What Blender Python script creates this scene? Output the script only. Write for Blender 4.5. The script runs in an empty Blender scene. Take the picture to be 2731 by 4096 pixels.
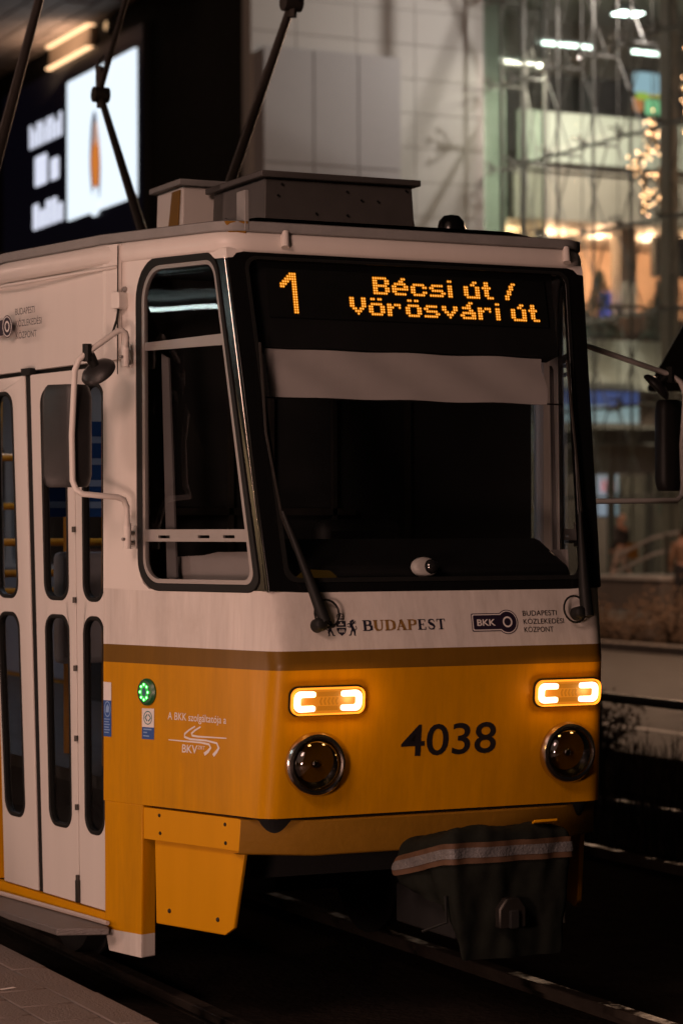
import bpy, bmesh, math, random
from mathutils import Vector, Matrix
from mathutils.geometry import tessellate_polygon
random.seed(7)
R = math.radians
scene = bpy.context.scene
COL = scene.collection

# ------------------------------------------------------------------ camera
cd = bpy.data.cameras.new("camera")
cam = bpy.data.objects.new("camera", cd); COL.objects.link(cam)
scene.camera = cam
cd.sensor_fit = 'HORIZONTAL'; cd.sensor_width = 24.0; cd.lens = 85.0
cd.clip_start = 0.1; cd.clip_end = 600
cam.location = (-4.516, -8.499, 1.935)
YAW, PITCH, ROLL = R(25.5), math.atan(52 / 5553), R(-0.15)
cam.rotation_euler = (Matrix.Rotation(-YAW, 3, 'Z') @ Matrix.Rotation(R(90) + PITCH, 3, 'X') @ Matrix.Rotation(ROLL, 3, 'Z')).to_euler()
cd.dof.use_dof = True; cd.dof.focus_distance = 9.55; cd.dof.aperture_fstop = 2.8

# ------------------------------------------------------------------ night sky, faint sun lamp, exposure
SUN_EL, SUN_AZ = R(24), R(232)
w = bpy.data.worlds.new("World"); scene.world = w; w.use_nodes = True
nt = w.node_tree; bg = nt.nodes['Background']
sky = nt.nodes.new('ShaderNodeTexSky'); sky.sky_type = 'NISHITA'; sky.sun_disc = False
sky.sun_elevation = R(2); sky.sun_rotation = SUN_AZ
nt.links.new(sky.outputs[0], bg.inputs[0]); bg.inputs[1].default_value = 0.0035
sl = bpy.data.lights.new("sun", 'SUN'); sl.energy = 0.22; sl.angle = R(45); sl.color = (1, .62, .47)
sun = bpy.data.objects.new("sun", sl); COL.objects.link(sun)
sd = Vector((-0.80, -0.42, 0.42)).normalized()
sun.rotation_euler = sd.to_track_quat('Z', 'Y').to_euler()
scene.view_settings.view_transform = 'Standard'; scene.view_settings.look = 'None'
scene.view_settings.exposure = 0.0; scene.view_settings.gamma = 1.0
scene.cycles.sample_clamp_indirect = 4.0
scene.cycles.max_bounces = 8; scene.cycles.transparent_max_bounces = 24
scene.cycles.caustics_reflective = False; scene.cycles.caustics_refractive = False

# ------------------------------------------------------------------ helpers
def tag(o, label=None, cat=None, group=None, kind=None):
    if label: o['label'] = label
    if cat: o['category'] = cat
    if group: o['group'] = group
    if kind: o['kind'] = kind
    return o

def empty(name, loc=(0, 0, 0), label=None, cat=None, group=None):
    o = bpy.data.objects.new(name, None); COL.objects.link(o); o.location = loc
    o.empty_display_size = .1
    bpy.context.view_layer.update()
    return tag(o, label, cat, group)

def put(o, parent):
    if parent is not None:
        o.parent = parent
        o.matrix_parent_inverse = world_inv(parent)
    return o

def world_inv(p): return world(p).inverted()

def world(p):
    m = p.matrix_basis.copy()
    if p.parent: m = world(p.parent) @ p.matrix_parent_inverse @ m
    return m

class MB:
    def __init__(s): s.v = []; s.f = []
    def add(s, vs, fs):
        n = len(s.v); s.v += [tuple(q) for q in vs]; s.f += [tuple(i + n for i in f) for f in fs]; return s
    def box(s, x0, x1, y0, y1, z0, z1, M=None):
        vs = [Vector((x, y, z)) for x in (x0, x1) for y in (y0, y1) for z in (z0, z1)]
        if M: vs = [M @ q for q in vs]
        return s.add(vs, [(0, 1, 3, 2), (4, 6, 7, 5), (0, 4, 5, 1), (2, 3, 7, 6), (0, 2, 6, 4), (1, 5, 7, 3)])
    def hexa(s, p):   # 8 points: bottom 4 ring, top 4 ring
        return s.add(p, [(0, 3, 2, 1), (4, 5, 6, 7), (0, 1, 5, 4), (1, 2, 6, 5), (2, 3, 7, 6), (3, 0, 4, 7)])
    def tube(s, pts, r, seg=8, cap=True):
        pts = [Vector(p) for p in pts]; n = len(pts)
        rs = r if isinstance(r, (list, tuple)) else [r] * n
        t0 = (pts[1] - pts[0]).normalized()
        a = t0.orthogonal().normalized(); rings = []
        for i, p in enumerate(pts):
            t = ((pts[min(i + 1, n - 1)] - p).normalized() + (p - pts[max(i - 1, 0)]).normalized())
            t = t.normalized() if t.length > 1e-6 else t0
            a = (a - t * a.dot(t)).normalized(); b = t.cross(a)
            rings.append([p + (a * math.cos(k * 2 * math.pi / seg) + b * math.sin(k * 2 * math.pi / seg)) * rs[i] for k in range(seg)])
        vs = [q for g in rings for q in g]; fs = []
        for i in range(n - 1):
            for k in range(seg):
                fs.append((i * seg + k, i * seg + (k + 1) % seg, (i + 1) * seg + (k + 1) % seg, (i + 1) * seg + k))
        if cap: fs += [tuple(range(seg))[::-1], tuple((n - 1) * seg + k for k in range(seg))]
        return s.add(vs, fs)
    def lathe(s, prof, o, ax, seg=32, closed=False):
        o = Vector(o); ax = Vector(ax).normalized(); a = ax.orthogonal().normalized(); b = ax.cross(a)
        vs = []; fs = []; n = len(prof)
        for r, h in prof:
            for k in range(seg):
                th = 2 * math.pi * k / seg
                vs.append(o + ax * h + (a * math.cos(th) + b * math.sin(th)) * max(r, 1e-5))
        for i in range(n - 1):
            for k in range(seg):
                fs.append((i * seg + k, i * seg + (k + 1) % seg, (i + 1) * seg + (k + 1) % seg, (i + 1) * seg + k))
        return s.add(vs, fs)
    def sweep(s, rows, close=False):
        n = len(rows[0]); vs = [q for r in rows for q in r]; fs = []
        for i in range(len(rows) - 1):
            for k in range(n if close else n - 1):
                fs.append((i * n + k, i * n + (k + 1) % n, (i + 1) * n + (k + 1) % n, (i + 1) * n + k))
        return s.add(vs, fs)
    def panel(s, S, outer, holes=(), t=0.0, w=0.0):
        loops = [list(outer)] + [list(h) for h in holes]
        tri = tessellate_polygon([[Vector((u, v, 0)) for u, v in L] for L in loops])
        flat = [p for L in loops for p in L]
        s.add([S(u, v, w) for u, v in flat], tri)
        if t:
            s.add([S(u, v, w - t) for u, v in flat], [f[::-1] for f in tri])
            for L in loops:
                n = len(L)
                s.add([S(u, v, w) for u, v in L] + [S(u, v, w - t) for u, v in L], [(i, (i + 1) % n, n + (i + 1) % n, n + i) for i in range(n)])
        return s
    def ring(s, S, a, b, t=0.0, w=0.0):   # two loops with equal counts
        n = len(a)
        rows = [[S(u, v, w) for u, v in a], [S(u, v, w) for u, v in b]]
        s.sweep(rows, True)
        if t:
            s.sweep([[S(u, v, w - t) for u, v in a], [S(u, v, w - t) for u, v in b]], True)
            s.sweep([rows[0], [S(u, v, w - t) for u, v in a]], True)
            s.sweep([rows[1], [S(u, v, w - t) for u, v in b]], True)
        return s
    def build(s, name, mat, parent=None, smooth=0, bevel=0.0, seg=2):
        me = bpy.data.meshes.new(name); me.from_pydata([tuple(q) for q in s.v], [], s.f); me.validate()
        bm = bmesh.new(); bm.from_mesh(me)
        bmesh.ops.remove_doubles(bm, verts=bm.verts, dist=1e-5)
        bmesh.ops.recalc_face_normals(bm, faces=bm.faces)
        bm.to_mesh(me); bm.free()
        if smooth:
            me.shade_smooth(); me.set_sharp_from_angle(angle=R(smooth))
        me.materials.append(mat)
        o = bpy.data.objects.new(name, me); COL.objects.link(o)
        if bevel:
            m = o.modifiers.new('bevel', 'BEVEL'); m.width = bevel; m.segments = seg; m.limit_method = 'ANGLE'; m.angle_limit = R(40)
            me.shade_smooth(); me.set_sharp_from_angle(angle=R(50))
        return put(o, parent)

def rpoly(pts, rr, n=6):
    out = []; m = len(pts)
    rs = rr if isinstance(rr, (list, tuple)) else [rr] * m
    for i in range(m):
        p = Vector(pts[i]); a = Vector(pts[i - 1]); b = Vector(pts[(i + 1) % m]); r = rs[i]
        if r <= 0: out.append((p.x, p.y)); continue
        da = (a - p); db = (b - p)
        r_ = min(r, da.length * .499, db.length * .499)
        q0 = p + da.normalized() * r_; q1 = p + db.normalized() * r_
        for k in range(n + 1):
            t = k / n; kk = .55 * 1.0
            c0 = q0 + (p - q0) * kk; c1 = q1 + (p - q1) * kk
            q = q0 * (1 - t) ** 3 + c0 * 3 * t * (1 - t) ** 2 + c1 * 3 * t * t * (1 - t) + q1 * t ** 3
            out.append((q.x, q.y))
    return out

def rrect(u0, u1, v0, v1, r, n=6): return rpoly([(u0, v0), (u1, v0), (u1, v1), (u0, v1)], r, n)
def circ(cx, cy, rx, ry=None, n=28):
    ry = rx if ry is None else ry
    return [(cx + rx * math.cos(2 * math.pi * k / n), cy + ry * math.sin(2 * math.pi * k / n)) for k in range(n)]

def stroke(mb, S, pts, wd, w=0.0):
    P = [Vector(p) for p in pts]; n = len(P); L = []; Rr = []
    ws = wd if isinstance(wd, (list, tuple)) else [wd] * n
    for i in range(n):
        t = (P[min(i + 1, n - 1)] - P[max(i - 1, 0)]).normalized(); nn = Vector((-t.y, t.x))
        L.append(P[i] + nn * ws[i] / 2); Rr.append(P[i] - nn * ws[i] / 2)
    mb.sweep([[S(p.x, p.y, w) for p in L], [S(p.x, p.y, w) for p in Rr]])

def bez(p, n=10):
    p = [Vector(q) for q in p]; o = []
    for k in range(n + 1):
        t = k / n; o.append(tuple(p[0] * (1 - t) ** 3 + p[1] * 3 * t * (1 - t) ** 2 + p[2] * 3 * t * t * (1 - t) + p[3] * t ** 3))
    return o

_txt = {}
def text(body, S, u0, u1, v0, v1, mat, name, parent, w=0.002, offset=0.0, shear=0.0):
    c = bpy.data.curves.new('t', 'FONT'); c.body = body; c.size = 1; c.offset = offset; c.shear = shear; c.resolution_u = 4
    o = bpy.data.objects.new('t', c); COL.objects.link(o)
    dg = bpy.context.evaluated_depsgraph_get(); me = o.evaluated_get(dg).to_mesh()
    vs = [v.co.copy() for v in me.vertices]; fs = [tuple(p.vertices) for p in me.polygons]
    o.evaluated_get(dg).to_mesh_clear(); bpy.data.objects.remove(o); bpy.data.curves.remove(c)
    xa = min(v.x for v in vs); xb = max(v.x for v in vs); ya = min(v.y for v in vs); yb = max(v.y for v in vs)
    mb = MB(); mb.add([S(u0 + (v.x - xa) / (xb - xa) * (u1 - u0), v0 + (v.y - ya) / (yb - ya) * (v1 - v0), w) for v in vs], fs)
    return mb.build(name, mat, parent)

# ------------------------------------------------------------------ materials
def nodes(name):
    m = bpy.data.materials.new(name); m.use_nodes = True; n = m.node_tree
    return m, n, n.nodes['Principled BSDF']

def mat(name, col, rough=.5, metal=0.0, var=.12, scale=6.0, bump=0.0, bscale=60.0, coat=0.0, streak=False, spec=.5):
    m, n, b = nodes(name); L = n.links
    geo = n.nodes.new('ShaderNodeNewGeometry')
    mp = n.nodes.new('ShaderNodeMapping'); L.new(geo.outputs['Position'], mp.inputs[0])
    if streak: mp.inputs['Scale'].default_value = (1, 1, .12)
    tx = n.nodes.new('ShaderNodeTexNoise'); tx.inputs['Scale'].default_value = scale; tx.inputs['Detail'].default_value = 6; tx.inputs['Roughness'].default_value = .62
    L.new(mp.outputs[0], tx.inputs[0])
    mx = n.nodes.new('ShaderNodeMix'); mx.data_type = 'RGBA'
    c = Vector(col[:3])
    mx.inputs[6].default_value = (*(c * (1 - var)), 1); mx.inputs[7].default_value = (*[min(1, q) for q in c * (1 + var)], 1)
    L.new(tx.outputs[0], mx.inputs[0]); L.new(mx.outputs[2], b.inputs['Base Color'])
    mr = n.nodes.new('ShaderNodeMapRange'); mr.inputs[3].default_value = max(.02, rough * .8); mr.inputs[4].default_value = min(1, rough * 1.25)
    L.new(tx.outputs[0], mr.inputs[0]); L.new(mr.outputs[0], b.inputs['Roughness'])
    b.inputs['Metallic'].default_value = metal; b.inputs['Specular IOR Level'].default_value = spec
    if coat: b.inputs['Coat Weight'].default_value = coat; b.inputs['Coat Roughness'].default_value = .12
    if bump:
        t2 = n.nodes.new('ShaderNodeTexNoise'); t2.inputs['Scale'].default_value = bscale; t2.inputs['Detail'].default_value = 5
        L.new(geo.outputs['Position'], t2.inputs[0])
        bp = n.nodes.new('ShaderNodeBump'); bp.inputs['Strength'].default_value = bump; bp.inputs['Distance'].default_value = .02
        L.new(t2.outputs[0], bp.inputs['Height']); L.new(bp.outputs[0], b.inputs['Normal'])
    return m

def emit(name, col, st, base=(.02, .02, .02)):
    m, n, b = nodes(name); b.inputs['Base Color'].default_value = (*base, 1)
    b.inputs['Emission Color'].default_value = (*col, 1); b.inputs['Emission Strength'].default_value = st; b.inputs['Roughness'].default_value = .4
    return m

def glass(name, tint=(.9, .93, .92), rough=.02, refl=1.0, trans=1.0):
    m = bpy.data.materials.new(name); m.use_nodes = True; n = m.node_tree; n.nodes.clear(); L = n.links
    out = n.nodes.new('ShaderNodeOutputMaterial'); mix = n.nodes.new('ShaderNodeMixShader')
    tr = n.nodes.new('ShaderNodeBsdfTransparent'); tr.inputs[0].default_value = (*[t * trans for t in tint], 1)
    gl = n.nodes.new('ShaderNodeBsdfGlossy'); gl.inputs['Roughness'].default_value = rough
    fr_ = n.nodes.new('ShaderNodeFresnel'); geo = n.nodes.new('ShaderNodeNewGeometry')
    ior = n.nodes.new('ShaderNodeMapRange'); ior.inputs[3].default_value = 1.5; ior.inputs[4].default_value = 1 / 1.5
    L.new(geo.outputs['Backfacing'], ior.inputs[0]); L.new(ior.outputs[0], fr_.inputs[0])
    tn = n.nodes.new('ShaderNodeTexNoise'); tn.inputs['Scale'].default_value = 2.2; tn.inputs['Detail'].default_value = 1
    bp = n.nodes.new('ShaderNodeBump'); bp.inputs['Strength'].default_value = .03; bp.inputs['Distance'].default_value = .05
    L.new(geo.outputs['Position'], tn.inputs[0]); L.new(tn.outputs[0], bp.inputs['Height']); L.new(bp.outputs[0], gl.inputs['Normal'])
    mu = n.nodes.new('ShaderNodeMath'); mu.operation = 'MULTIPLY'; mu.inputs[1].default_value = refl
    L.new(fr_.outputs[0], mu.inputs[0]); L.new(mu.outputs[0], mix.inputs[0]); L.new(tr.outputs[0], mix.inputs[1]); L.new(gl.outputs[0], mix.inputs[2]); L.new(mix.outputs[0], out.inputs[0])
    return m

YEL, BRN, WHT = (.62, .275, .001), (.17, .085, .010), (.70, .66, .62)
def livery():
    m, n, b = nodes('tram_paint'); L = n.links
    geo = n.nodes.new('ShaderNodeNewGeometry'); sx = n.nodes.new('ShaderNodeSeparateXYZ'); L.new(geo.outputs['Position'], sx.inputs[0])
    def gt(z):
        k = n.nodes.new('ShaderNodeMath'); k.operation = 'GREATER_THAN'; k.inputs[1].default_value = z; L.new(sx.outputs[2], k.inputs[0]); return k.outputs[0]
    def mixc(f, a, c):
        k = n.nodes.new('ShaderNodeMix'); k.data_type = 'RGBA'; L.new(f, k.inputs[0])
        for i, q in ((6, a), (7, c)):
            if isinstance(q, tuple): k.inputs[i].default_value = (*q, 1)
            else: L.new(q, k.inputs[i])
        return k.outputs[2]
    c = mixc(gt(.303), WHT, YEL); c = mixc(gt(1.410), c, BRN); c = mixc(gt(1.484), c, WHT)
    mp = n.nodes.new('ShaderNodeMapping'); mp.inputs['Scale'].default_value = (1, 1, .15); L.new(geo.outputs['Position'], mp.inputs[0])
    tx = n.nodes.new('ShaderNodeTexNoise'); tx.inputs['Scale'].default_value = 9; tx.inputs['Detail'].default_value = 8; tx.inputs['Roughness'].default_value = .65; L.new(mp.outputs[0], tx.inputs[0])
    rp = n.nodes.new('ShaderNodeMapRange'); rp.inputs[1].default_value = .3; rp.inputs[2].default_value = .75; rp.inputs[3].default_value = 1.0; rp.inputs[4].default_value = .74; L.new(tx.outputs[0], rp.inputs[0])
    mm = n.nodes.new('ShaderNodeMix'); mm.data_type = 'RGBA'; mm.blend_type = 'MULTIPLY'; mm.inputs[0].default_value = 1
    L.new(c, mm.inputs[6]); L.new(rp.outputs[0], mm.inputs[7])
    m5 = n.nodes.new('ShaderNodeMapping'); m5.inputs['Scale'].default_value = (1, 1, .06); L.new(geo.outputs['Position'], m5.inputs[0])
    t5 = n.nodes.new('ShaderNodeTexNoise'); t5.inputs['Scale'].default_value = 55; t5.inputs['Detail'].default_value = 4; L.new(m5.outputs[0], t5.inputs[0])
    t6 = n.nodes.new('ShaderNodeTexNoise'); t6.inputs['Scale'].default_value = 2.6; t6.inputs['Detail'].default_value = 9; t6.inputs['Roughness'].default_value = .7; L.new(geo.outputs['Position'], t6.inputs[0])
    r5 = n.nodes.new('ShaderNodeMapRange'); r5.inputs[1].default_value = .45; r5.inputs[2].default_value = .75; r5.inputs[3].default_value = 0; r5.inputs[4].default_value = .13; L.new(t5.outputs[0], r5.inputs[0])
    r6 = n.nodes.new('ShaderNodeMapRange'); r6.inputs[1].default_value = .52; r6.inputs[2].default_value = .72; r6.inputs[3].default_value = 0; r6.inputs[4].default_value = .17; L.new(t6.outputs[0], r6.inputs[0])
    mxx = n.nodes.new('ShaderNodeMath'); mxx.operation = 'MAXIMUM'; L.new(r5.outputs[0], mxx.inputs[0]); L.new(r6.outputs[0], mxx.inputs[1])
    gr = n.nodes.new('ShaderNodeMix'); gr.data_type = 'RGBA'; gr.inputs[7].default_value = (.17, .085, .02, 1)
    L.new(mxx.outputs[0], gr.inputs[0]); L.new(mm.outputs[2], gr.inputs[6]); L.new(gr.outputs[2], b.inputs['Base Color'])
    t2 = n.nodes.new('ShaderNodeTexNoise'); t2.inputs['Scale'].default_value = 3.0; t2.inputs['Detail'].default_value = 2; L.new(geo.outputs['Position'], t2.inputs[0])
    bp = n.nodes.new('ShaderNodeBump'); bp.inputs['Strength'].default_value = .10; bp.inputs['Distance'].default_value = .03; L.new(t2.outputs[0], bp.inputs['Height']); L.new(bp.outputs[0], b.inputs['Normal'])
    r2 = n.nodes.new('ShaderNodeMapRange'); r2.inputs[3].default_value = .22; r2.inputs[4].default_value = .46; L.new(tx.outputs[0], r2.inputs[0]); L.new(r2.outputs[0], b.inputs['Roughness'])
    b.inputs['Specular IOR Level'].default_value = .16
    return m

M = {}
M['paint'] = livery()
M['white'] = mat('white_paint', WHT, .38, var=.07, scale=7, streak=True)
M['brown'] = mat('bumper_paint', (.22, .108, .010), .5, var=.2, scale=12, bump=.1, bscale=40, spec=.12)
M['yellow'] = mat('yellow_paint', YEL, .42, var=.10, scale=8, streak=True, spec=.16)
M['black'] = mat('black_gloss', (.005, .005, .005), .2, var=.3, spec=.35)
M['rubber'] = mat('rubber', (.009, .0095, .009), .55, var=.3, scale=20, spec=.25)
M['darkplastic'] = mat('dark_plastic', (.022, .021, .021), .42, var=.25, scale=25, bump=.1, bscale=200)
M['alu'] = mat('aluminium', (.36, .335, .32), .5, metal=.6, var=.12, scale=30)
M['chrome'] = mat('chrome', (.62, .58, .55), .12, metal=1, var=.1)
M['roofgrey'] = mat('roof_grey', (.23, .23, .225), .6, var=.25, scale=9, bump=.08)
M['boxgrey'] = mat('roof_box_grey', (.075, .07, .066), .55, var=.22, scale=8)
M['steel'] = mat('dark_steel', (.05, .045, .04), .45, metal=.7, var=.3, scale=15)
M['panto'] = mat('pantograph_paint', (.030, .025, .021), .45, metal=.2, var=.25, scale=15)
M['under'] = mat('underframe', (.004, .004, .004), .9, var=.4, scale=12)
M['canvas'] = mat('canvas', (.012, .0135, .011), .9, var=.35, scale=14, bump=.15, bscale=25, spec=.04)
M['reflex'] = mat('reflective_strip', (.13, .127, .13), .45, var=.25, scale=30, bump=.4, bscale=90)
M['orangeband'] = mat('orange_band', (.085, .042, .02), .7, var=.25, scale=25)
M['blind'] = mat('blind', (.52, .48, .465), .9, var=.08, scale=5, bump=.12, bscale=6)
M['curtain'] = mat('curtain', (.14, .13, .13), .9)
M['glass'] = glass('tram_glass', (.72, .74, .74), .012)
M['cabglass'] = glass('windscreen_glass', (.76, .77, .77), .012, .8)
M['ink'] = mat('ink', (.010, .008, .012), .5, var=.2)
M['violet'] = mat('dark_violet', (.018, .010, .026), .5, var=.2)
M['navy'] = mat('navy', (.014, .014, .030), .5, var=.3, scale=60)
M['gold'] = mat('worn_gold', (.24, .13, .03), .5, var=.5, scale=70)
M['print'] = mat('white_print', (.72, .68, .66), .5, var=.06)
M['blue'] = mat('blue_print', (.012, .075, .30), .45, var=.12)
M['bluelight'] = mat('light_blue_print', (.22, .36, .62), .5, var=.1)
M['teal'] = mat('teal_print', (.03, .16, .18), .5, var=.1)
M['green'] = mat('green_plastic', (.012, .10, .035), .35, var=.15)
M['greenled'] = emit('green_led', (.10, 1.0, .12), 10)
M['greenglow'] = emit('green_diffuser', (.06, .8, .12), .35, (.03, .2, .06))
M['led'] = emit('amber_led', (1.0, .52, .12), 2.2)
M['ledhalo'] = emit('amber_led_glow', (1.0, .28, .006), 1.0, (.2, .08, .01))  # glow halo round each diode, bloom painted as an emissive disc
M['ledoff'] = mat('unlit_led', (.010, .010, .009), .4, var=.3)
M['turn'] = emit('turn_signal_led', (1.0, .60, .30), 5)
M['turnlens'] = emit('turn_signal_lens', (1.0, .29, .015), .55, (.06, .02, .002))
M['turnrim'] = emit('turn_signal_rim', (1.0, .30, .02), 1.5, (.4, .12, .01))
M['turndark'] = emit('turn_signal_core', (1.0, .30, .012), .38, (.05, .016, .002))
M['lens'] = mat('lamp_lens', (.012, .012, .012), .05, var=.3, coat=1.0, spec=.8)
M['bezel'] = mat('lamp_bezel', (.66, .60, .56), .20, metal=1.0, var=.15, scale=20)
M['lampglass'] = glass('lamp_glass_lens', (.34, .34, .34), .02, 2.2)
M['reflector'] = mat('lamp_reflector', (.05, .048, .046), .3, metal=.9, var=.4, scale=40)
M['wallin'] = mat('interior_panel', (.30, .30, .33), .6, var=.1)
M['cabin'] = mat('cab_interior', (.006, .006, .006), .6, var=.2)
M['floorin'] = mat('interior_floor', (.05, .045, .042), .7)
M['handrail'] = mat('yellow_handrail', (.55, .24, .02), .35, var=.1)
M['seatred'] = mat('seat_shell', (.13, .05, .03), .5, var=.15)
M['plate'] = mat('chequer_plate', (.17, .155, .15), .5, metal=.5, var=.3, scale=45, bump=.3, bscale=160)
M['edge'] = mat('step_edge', (.46, .40, .37), .5, var=.2, scale=20)

# ------------------------------------------------------------------ ground, tracks, road
M['bed'] = mat('track_bed', (.022, .018, .015), .95, var=.5, scale=8, bump=.6, bscale=30, spec=0.0)
M['asphalt'] = mat('asphalt', (.036, .031, .027), .75, var=.25, scale=2.5, bump=.5, bscale=80)
M['paving'] = mat('paving', (.16, .14, .125), .75, var=.2, scale=4, bump=.4, bscale=50)
M['slab'] = mat('paving_slab', (.155, .128, .115), .72, var=.22, scale=5, bump=.5, bscale=90)
M['kerb'] = mat('kerb_stone', (.12, .108, .098), .8, var=.2, scale=5, bump=.4)
M['joint'] = mat('joint_sand', (.05, .042, .036), .95, var=.3, bump=.5)
M['rail'] = mat('rail_steel', (.045, .037, .031), .42, metal=1, var=.8, scale=3)
_n = M['rail'].node_tree; _b = _n.nodes['Principled BSDF']; _g = _n.nodes.new('ShaderNodeNewGeometry')
_t = _n.nodes.new('ShaderNodeTexNoise'); _t.inputs['Scale'].default_value = 1.3; _t.inputs['Detail'].default_value = 7; _t.inputs['Roughness'].default_value = .7
_m = _n.nodes.new('ShaderNodeMapRange'); _m.inputs[1].default_value = .50; _m.inputs[2].default_value = .62; _n.links.new(_g.outputs['Position'], _t.inputs[0]); _n.links.new(_t.outputs[0], _m.inputs[0])
_n.links.new(_m.outputs[0], _b.inputs['Metallic']); _b.inputs['Specular IOR Level'].default_value = 0.0
M['line'] = mat('road_paint', (.55, .52, .48), .7, var=.3, scale=6)
M['foliage'] = mat('foliage', (.030, .034, .014), .8, var=.5, scale=20)
M['dryleaf'] = mat('dry_foliage', (.060, .034, .016), .85, var=.5, scale=20)
M['weed'] = mat('weed', (.022, .016, .009), .9, var=.5, scale=5, spec=.1)
M['twig'] = mat('twig', (.035, .022, .014), .9)

def sheet(name, x0, x1, y0, y1, z, m, thick=0):
    mb = MB(); mb.box(x0, x1, y0, y1, z - max(thick, .002), z)
    return tag(mb.build(name, m), kind='structure')
g = MB(); g.add([(-300, -300, -.13), (300, -300, -.13), (300, 300, -.13), (-300, 300, -.13)], [(0, 1, 2, 3)])
tag(g.build('ground', M['bed']), kind='structure')
sheet('track_bed', -1.33, 5.4, -60, 90, -.06, M['bed'], .07)
sheet('road', 7.1, 17.0, -80, 120, -.02, M['asphalt'], .1)
MB().box(8.55, 8.70, -80, 120, -.02, -.016).build('road_edge_line', M['line'])
tag(bpy.data.objects['road_edge_line'], kind='structure')
for k in range(14):
    y = 2 + k * 6
    tag(MB().box(12.6, 12.74, y, y + 3, -.02, -.015).build('lane_marking', M['line']), kind='structure')
sheet('pavement', 20.2, 60, -80, 160, .02, M['paving'], .2)
sheet('planting_strip', 17.3, 20.2, -80, 120, 0.0, M['bed'], .1)
sheet('verge', 5.4, 7.1, -80, 120, -.04, M['bed'], .1)
kb = empty('kerb'); kb['kind'] = 'structure'
for k in range(40):
    y = -10 + k * 1.5
    MB().box(17.0, 17.3, y + .006, y + 1.494, -.1, .12).build('kerb_stone', M['kerb'], kb, bevel=.012)

rail_prof = [(-.036, .0), (-.03, .004), (.03, .004), (.036, 0), (.034, -.03), (.012, -.036), (.012, -.1), (-.012, -.1), (-.012, -.036), (-.034, -.03)]
def rail(xc, label):
    a = [(xc + px, -40, pz) for px, pz in rail_prof]; b = [(xc + px, 80, pz) for px, pz in rail_prof]
    mb = MB(); mb.sweep([a, b], True)
    return tag(mb.build('rail', M['rail'], smooth=30), label, 'rail', 'tram rails')
rail(-.7525, 'steel rail under the tram on the platform side')
rail(.7525, 'shiny steel rail running out from under the coupler cover')
rail(3.345, 'steel rail of the empty neighbouring track, nearer one')
rail(4.85, 'steel rail of the empty neighbouring track, farther one')
# platform with separate slabs
pl = MB(); pl.box(-9, -1.42, -30, 40, -.12, .165)
plat = tag(pl.build('platform', M['joint']), kind='structure')
rows = [(-1.40, -1.54), (-1.546, -1.75), (-1.756, -1.96), (-1.966, -2.17), (-2.176, -2.38), (-2.386, -2.59)]
for i, (xa, xb) in enumerate(rows):
    ln = .60 if i == 0 else .30
    y = -1.6 + (0.15 if i % 2 else 0)
    while y < 2.6:
        dz = random.uniform(-.0025, .0025)
        mb = MB(); mb.box(xb, xa, y + .003, y + ln - .003, .10, .2 + dz)
        mb.build('paving_slab', M['slab'], plat, bevel=.004, seg=1)
        y += ln
MB().box(-9, -2.6, -30, 40, .15, .196).build('paved_area', M['slab'], plat)
MB().box(-2.59, -1.40, 2.62, 40, .15, .197).build('paved_area', M['slab'], plat)
MB().box(-2.59, -1.40, -30, -1.62, .15, .197).build('paved_area', M['slab'], plat)
tag(MB().panel(lambda u, v, w: Vector((-1.72 + u * .95 - v * .3, .375 + u * .3 + v * .95, .2045)), [(0, 0), (.07, 0), (.07, .025), (0, .022)], t=.001).build('paper_scrap', M['print']), 'small pale scrap of paper lying on the platform slabs', 'litter')

# ------------------------------------------------------------------ tram surfaces (x across, y back from the nose, z up)
ZK = 1.43
def fc(z, s=-1):
    d = z - ZK
    return (.7325 + (.042 if s < 0 else .066) * d, .211 * d) if d >= 0 else (.7325 - .0365 * d, -.109 * d)
def SF(x, z, w=0.0):
    n = Vector((0, -1, .211)).normalized() if z >= ZK else Vector((0, -1, -.109)).normalized()
    return Vector((x, fc(z)[1], z)) + n * w
def cabp(u, z, s):
    hx, hy = fc(z, s); return Vector((s * (1.082 * (1 - u) + hx * u), 1.0 * (1 - u) + hy * u, z))
def SC(s):
    def f(u, z, w=0.0):
        p = cabp(u, z, s); e = 1e-3
        a = cabp(u + e, z, s) - cabp(u - e, z, s); b = cabp(u, z + e, s) - cabp(u, z - e, s)
        n = a.cross(b).normalized()
        if n.x * s < 0: n = -n
        return p + n * w
    return f
TS, TC = math.sin(R(8.4)), math.cos(R(8.4))
def SD(s):
    def f(q, z, w=0.0):
        q_ = min(q, 1.148)
        p = Vector((s * min(1.25, 1.082 + q_ * TS + .039 * q_ * (z - 1.5)), 1.0 + q * TC, z))
        n = Vector((s * TC, -TS, 0)) if q < 1.13 else Vector((s, 0, 0))
        return p + n * w
    return f
CL, CR, DL, DR = SC(-1), SC(1), SD(-1), SD(1)

tram = empty('tram', (0, 3, 0), 'yellow and white tram with lit destination display standing at the platform', 'tram')

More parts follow.
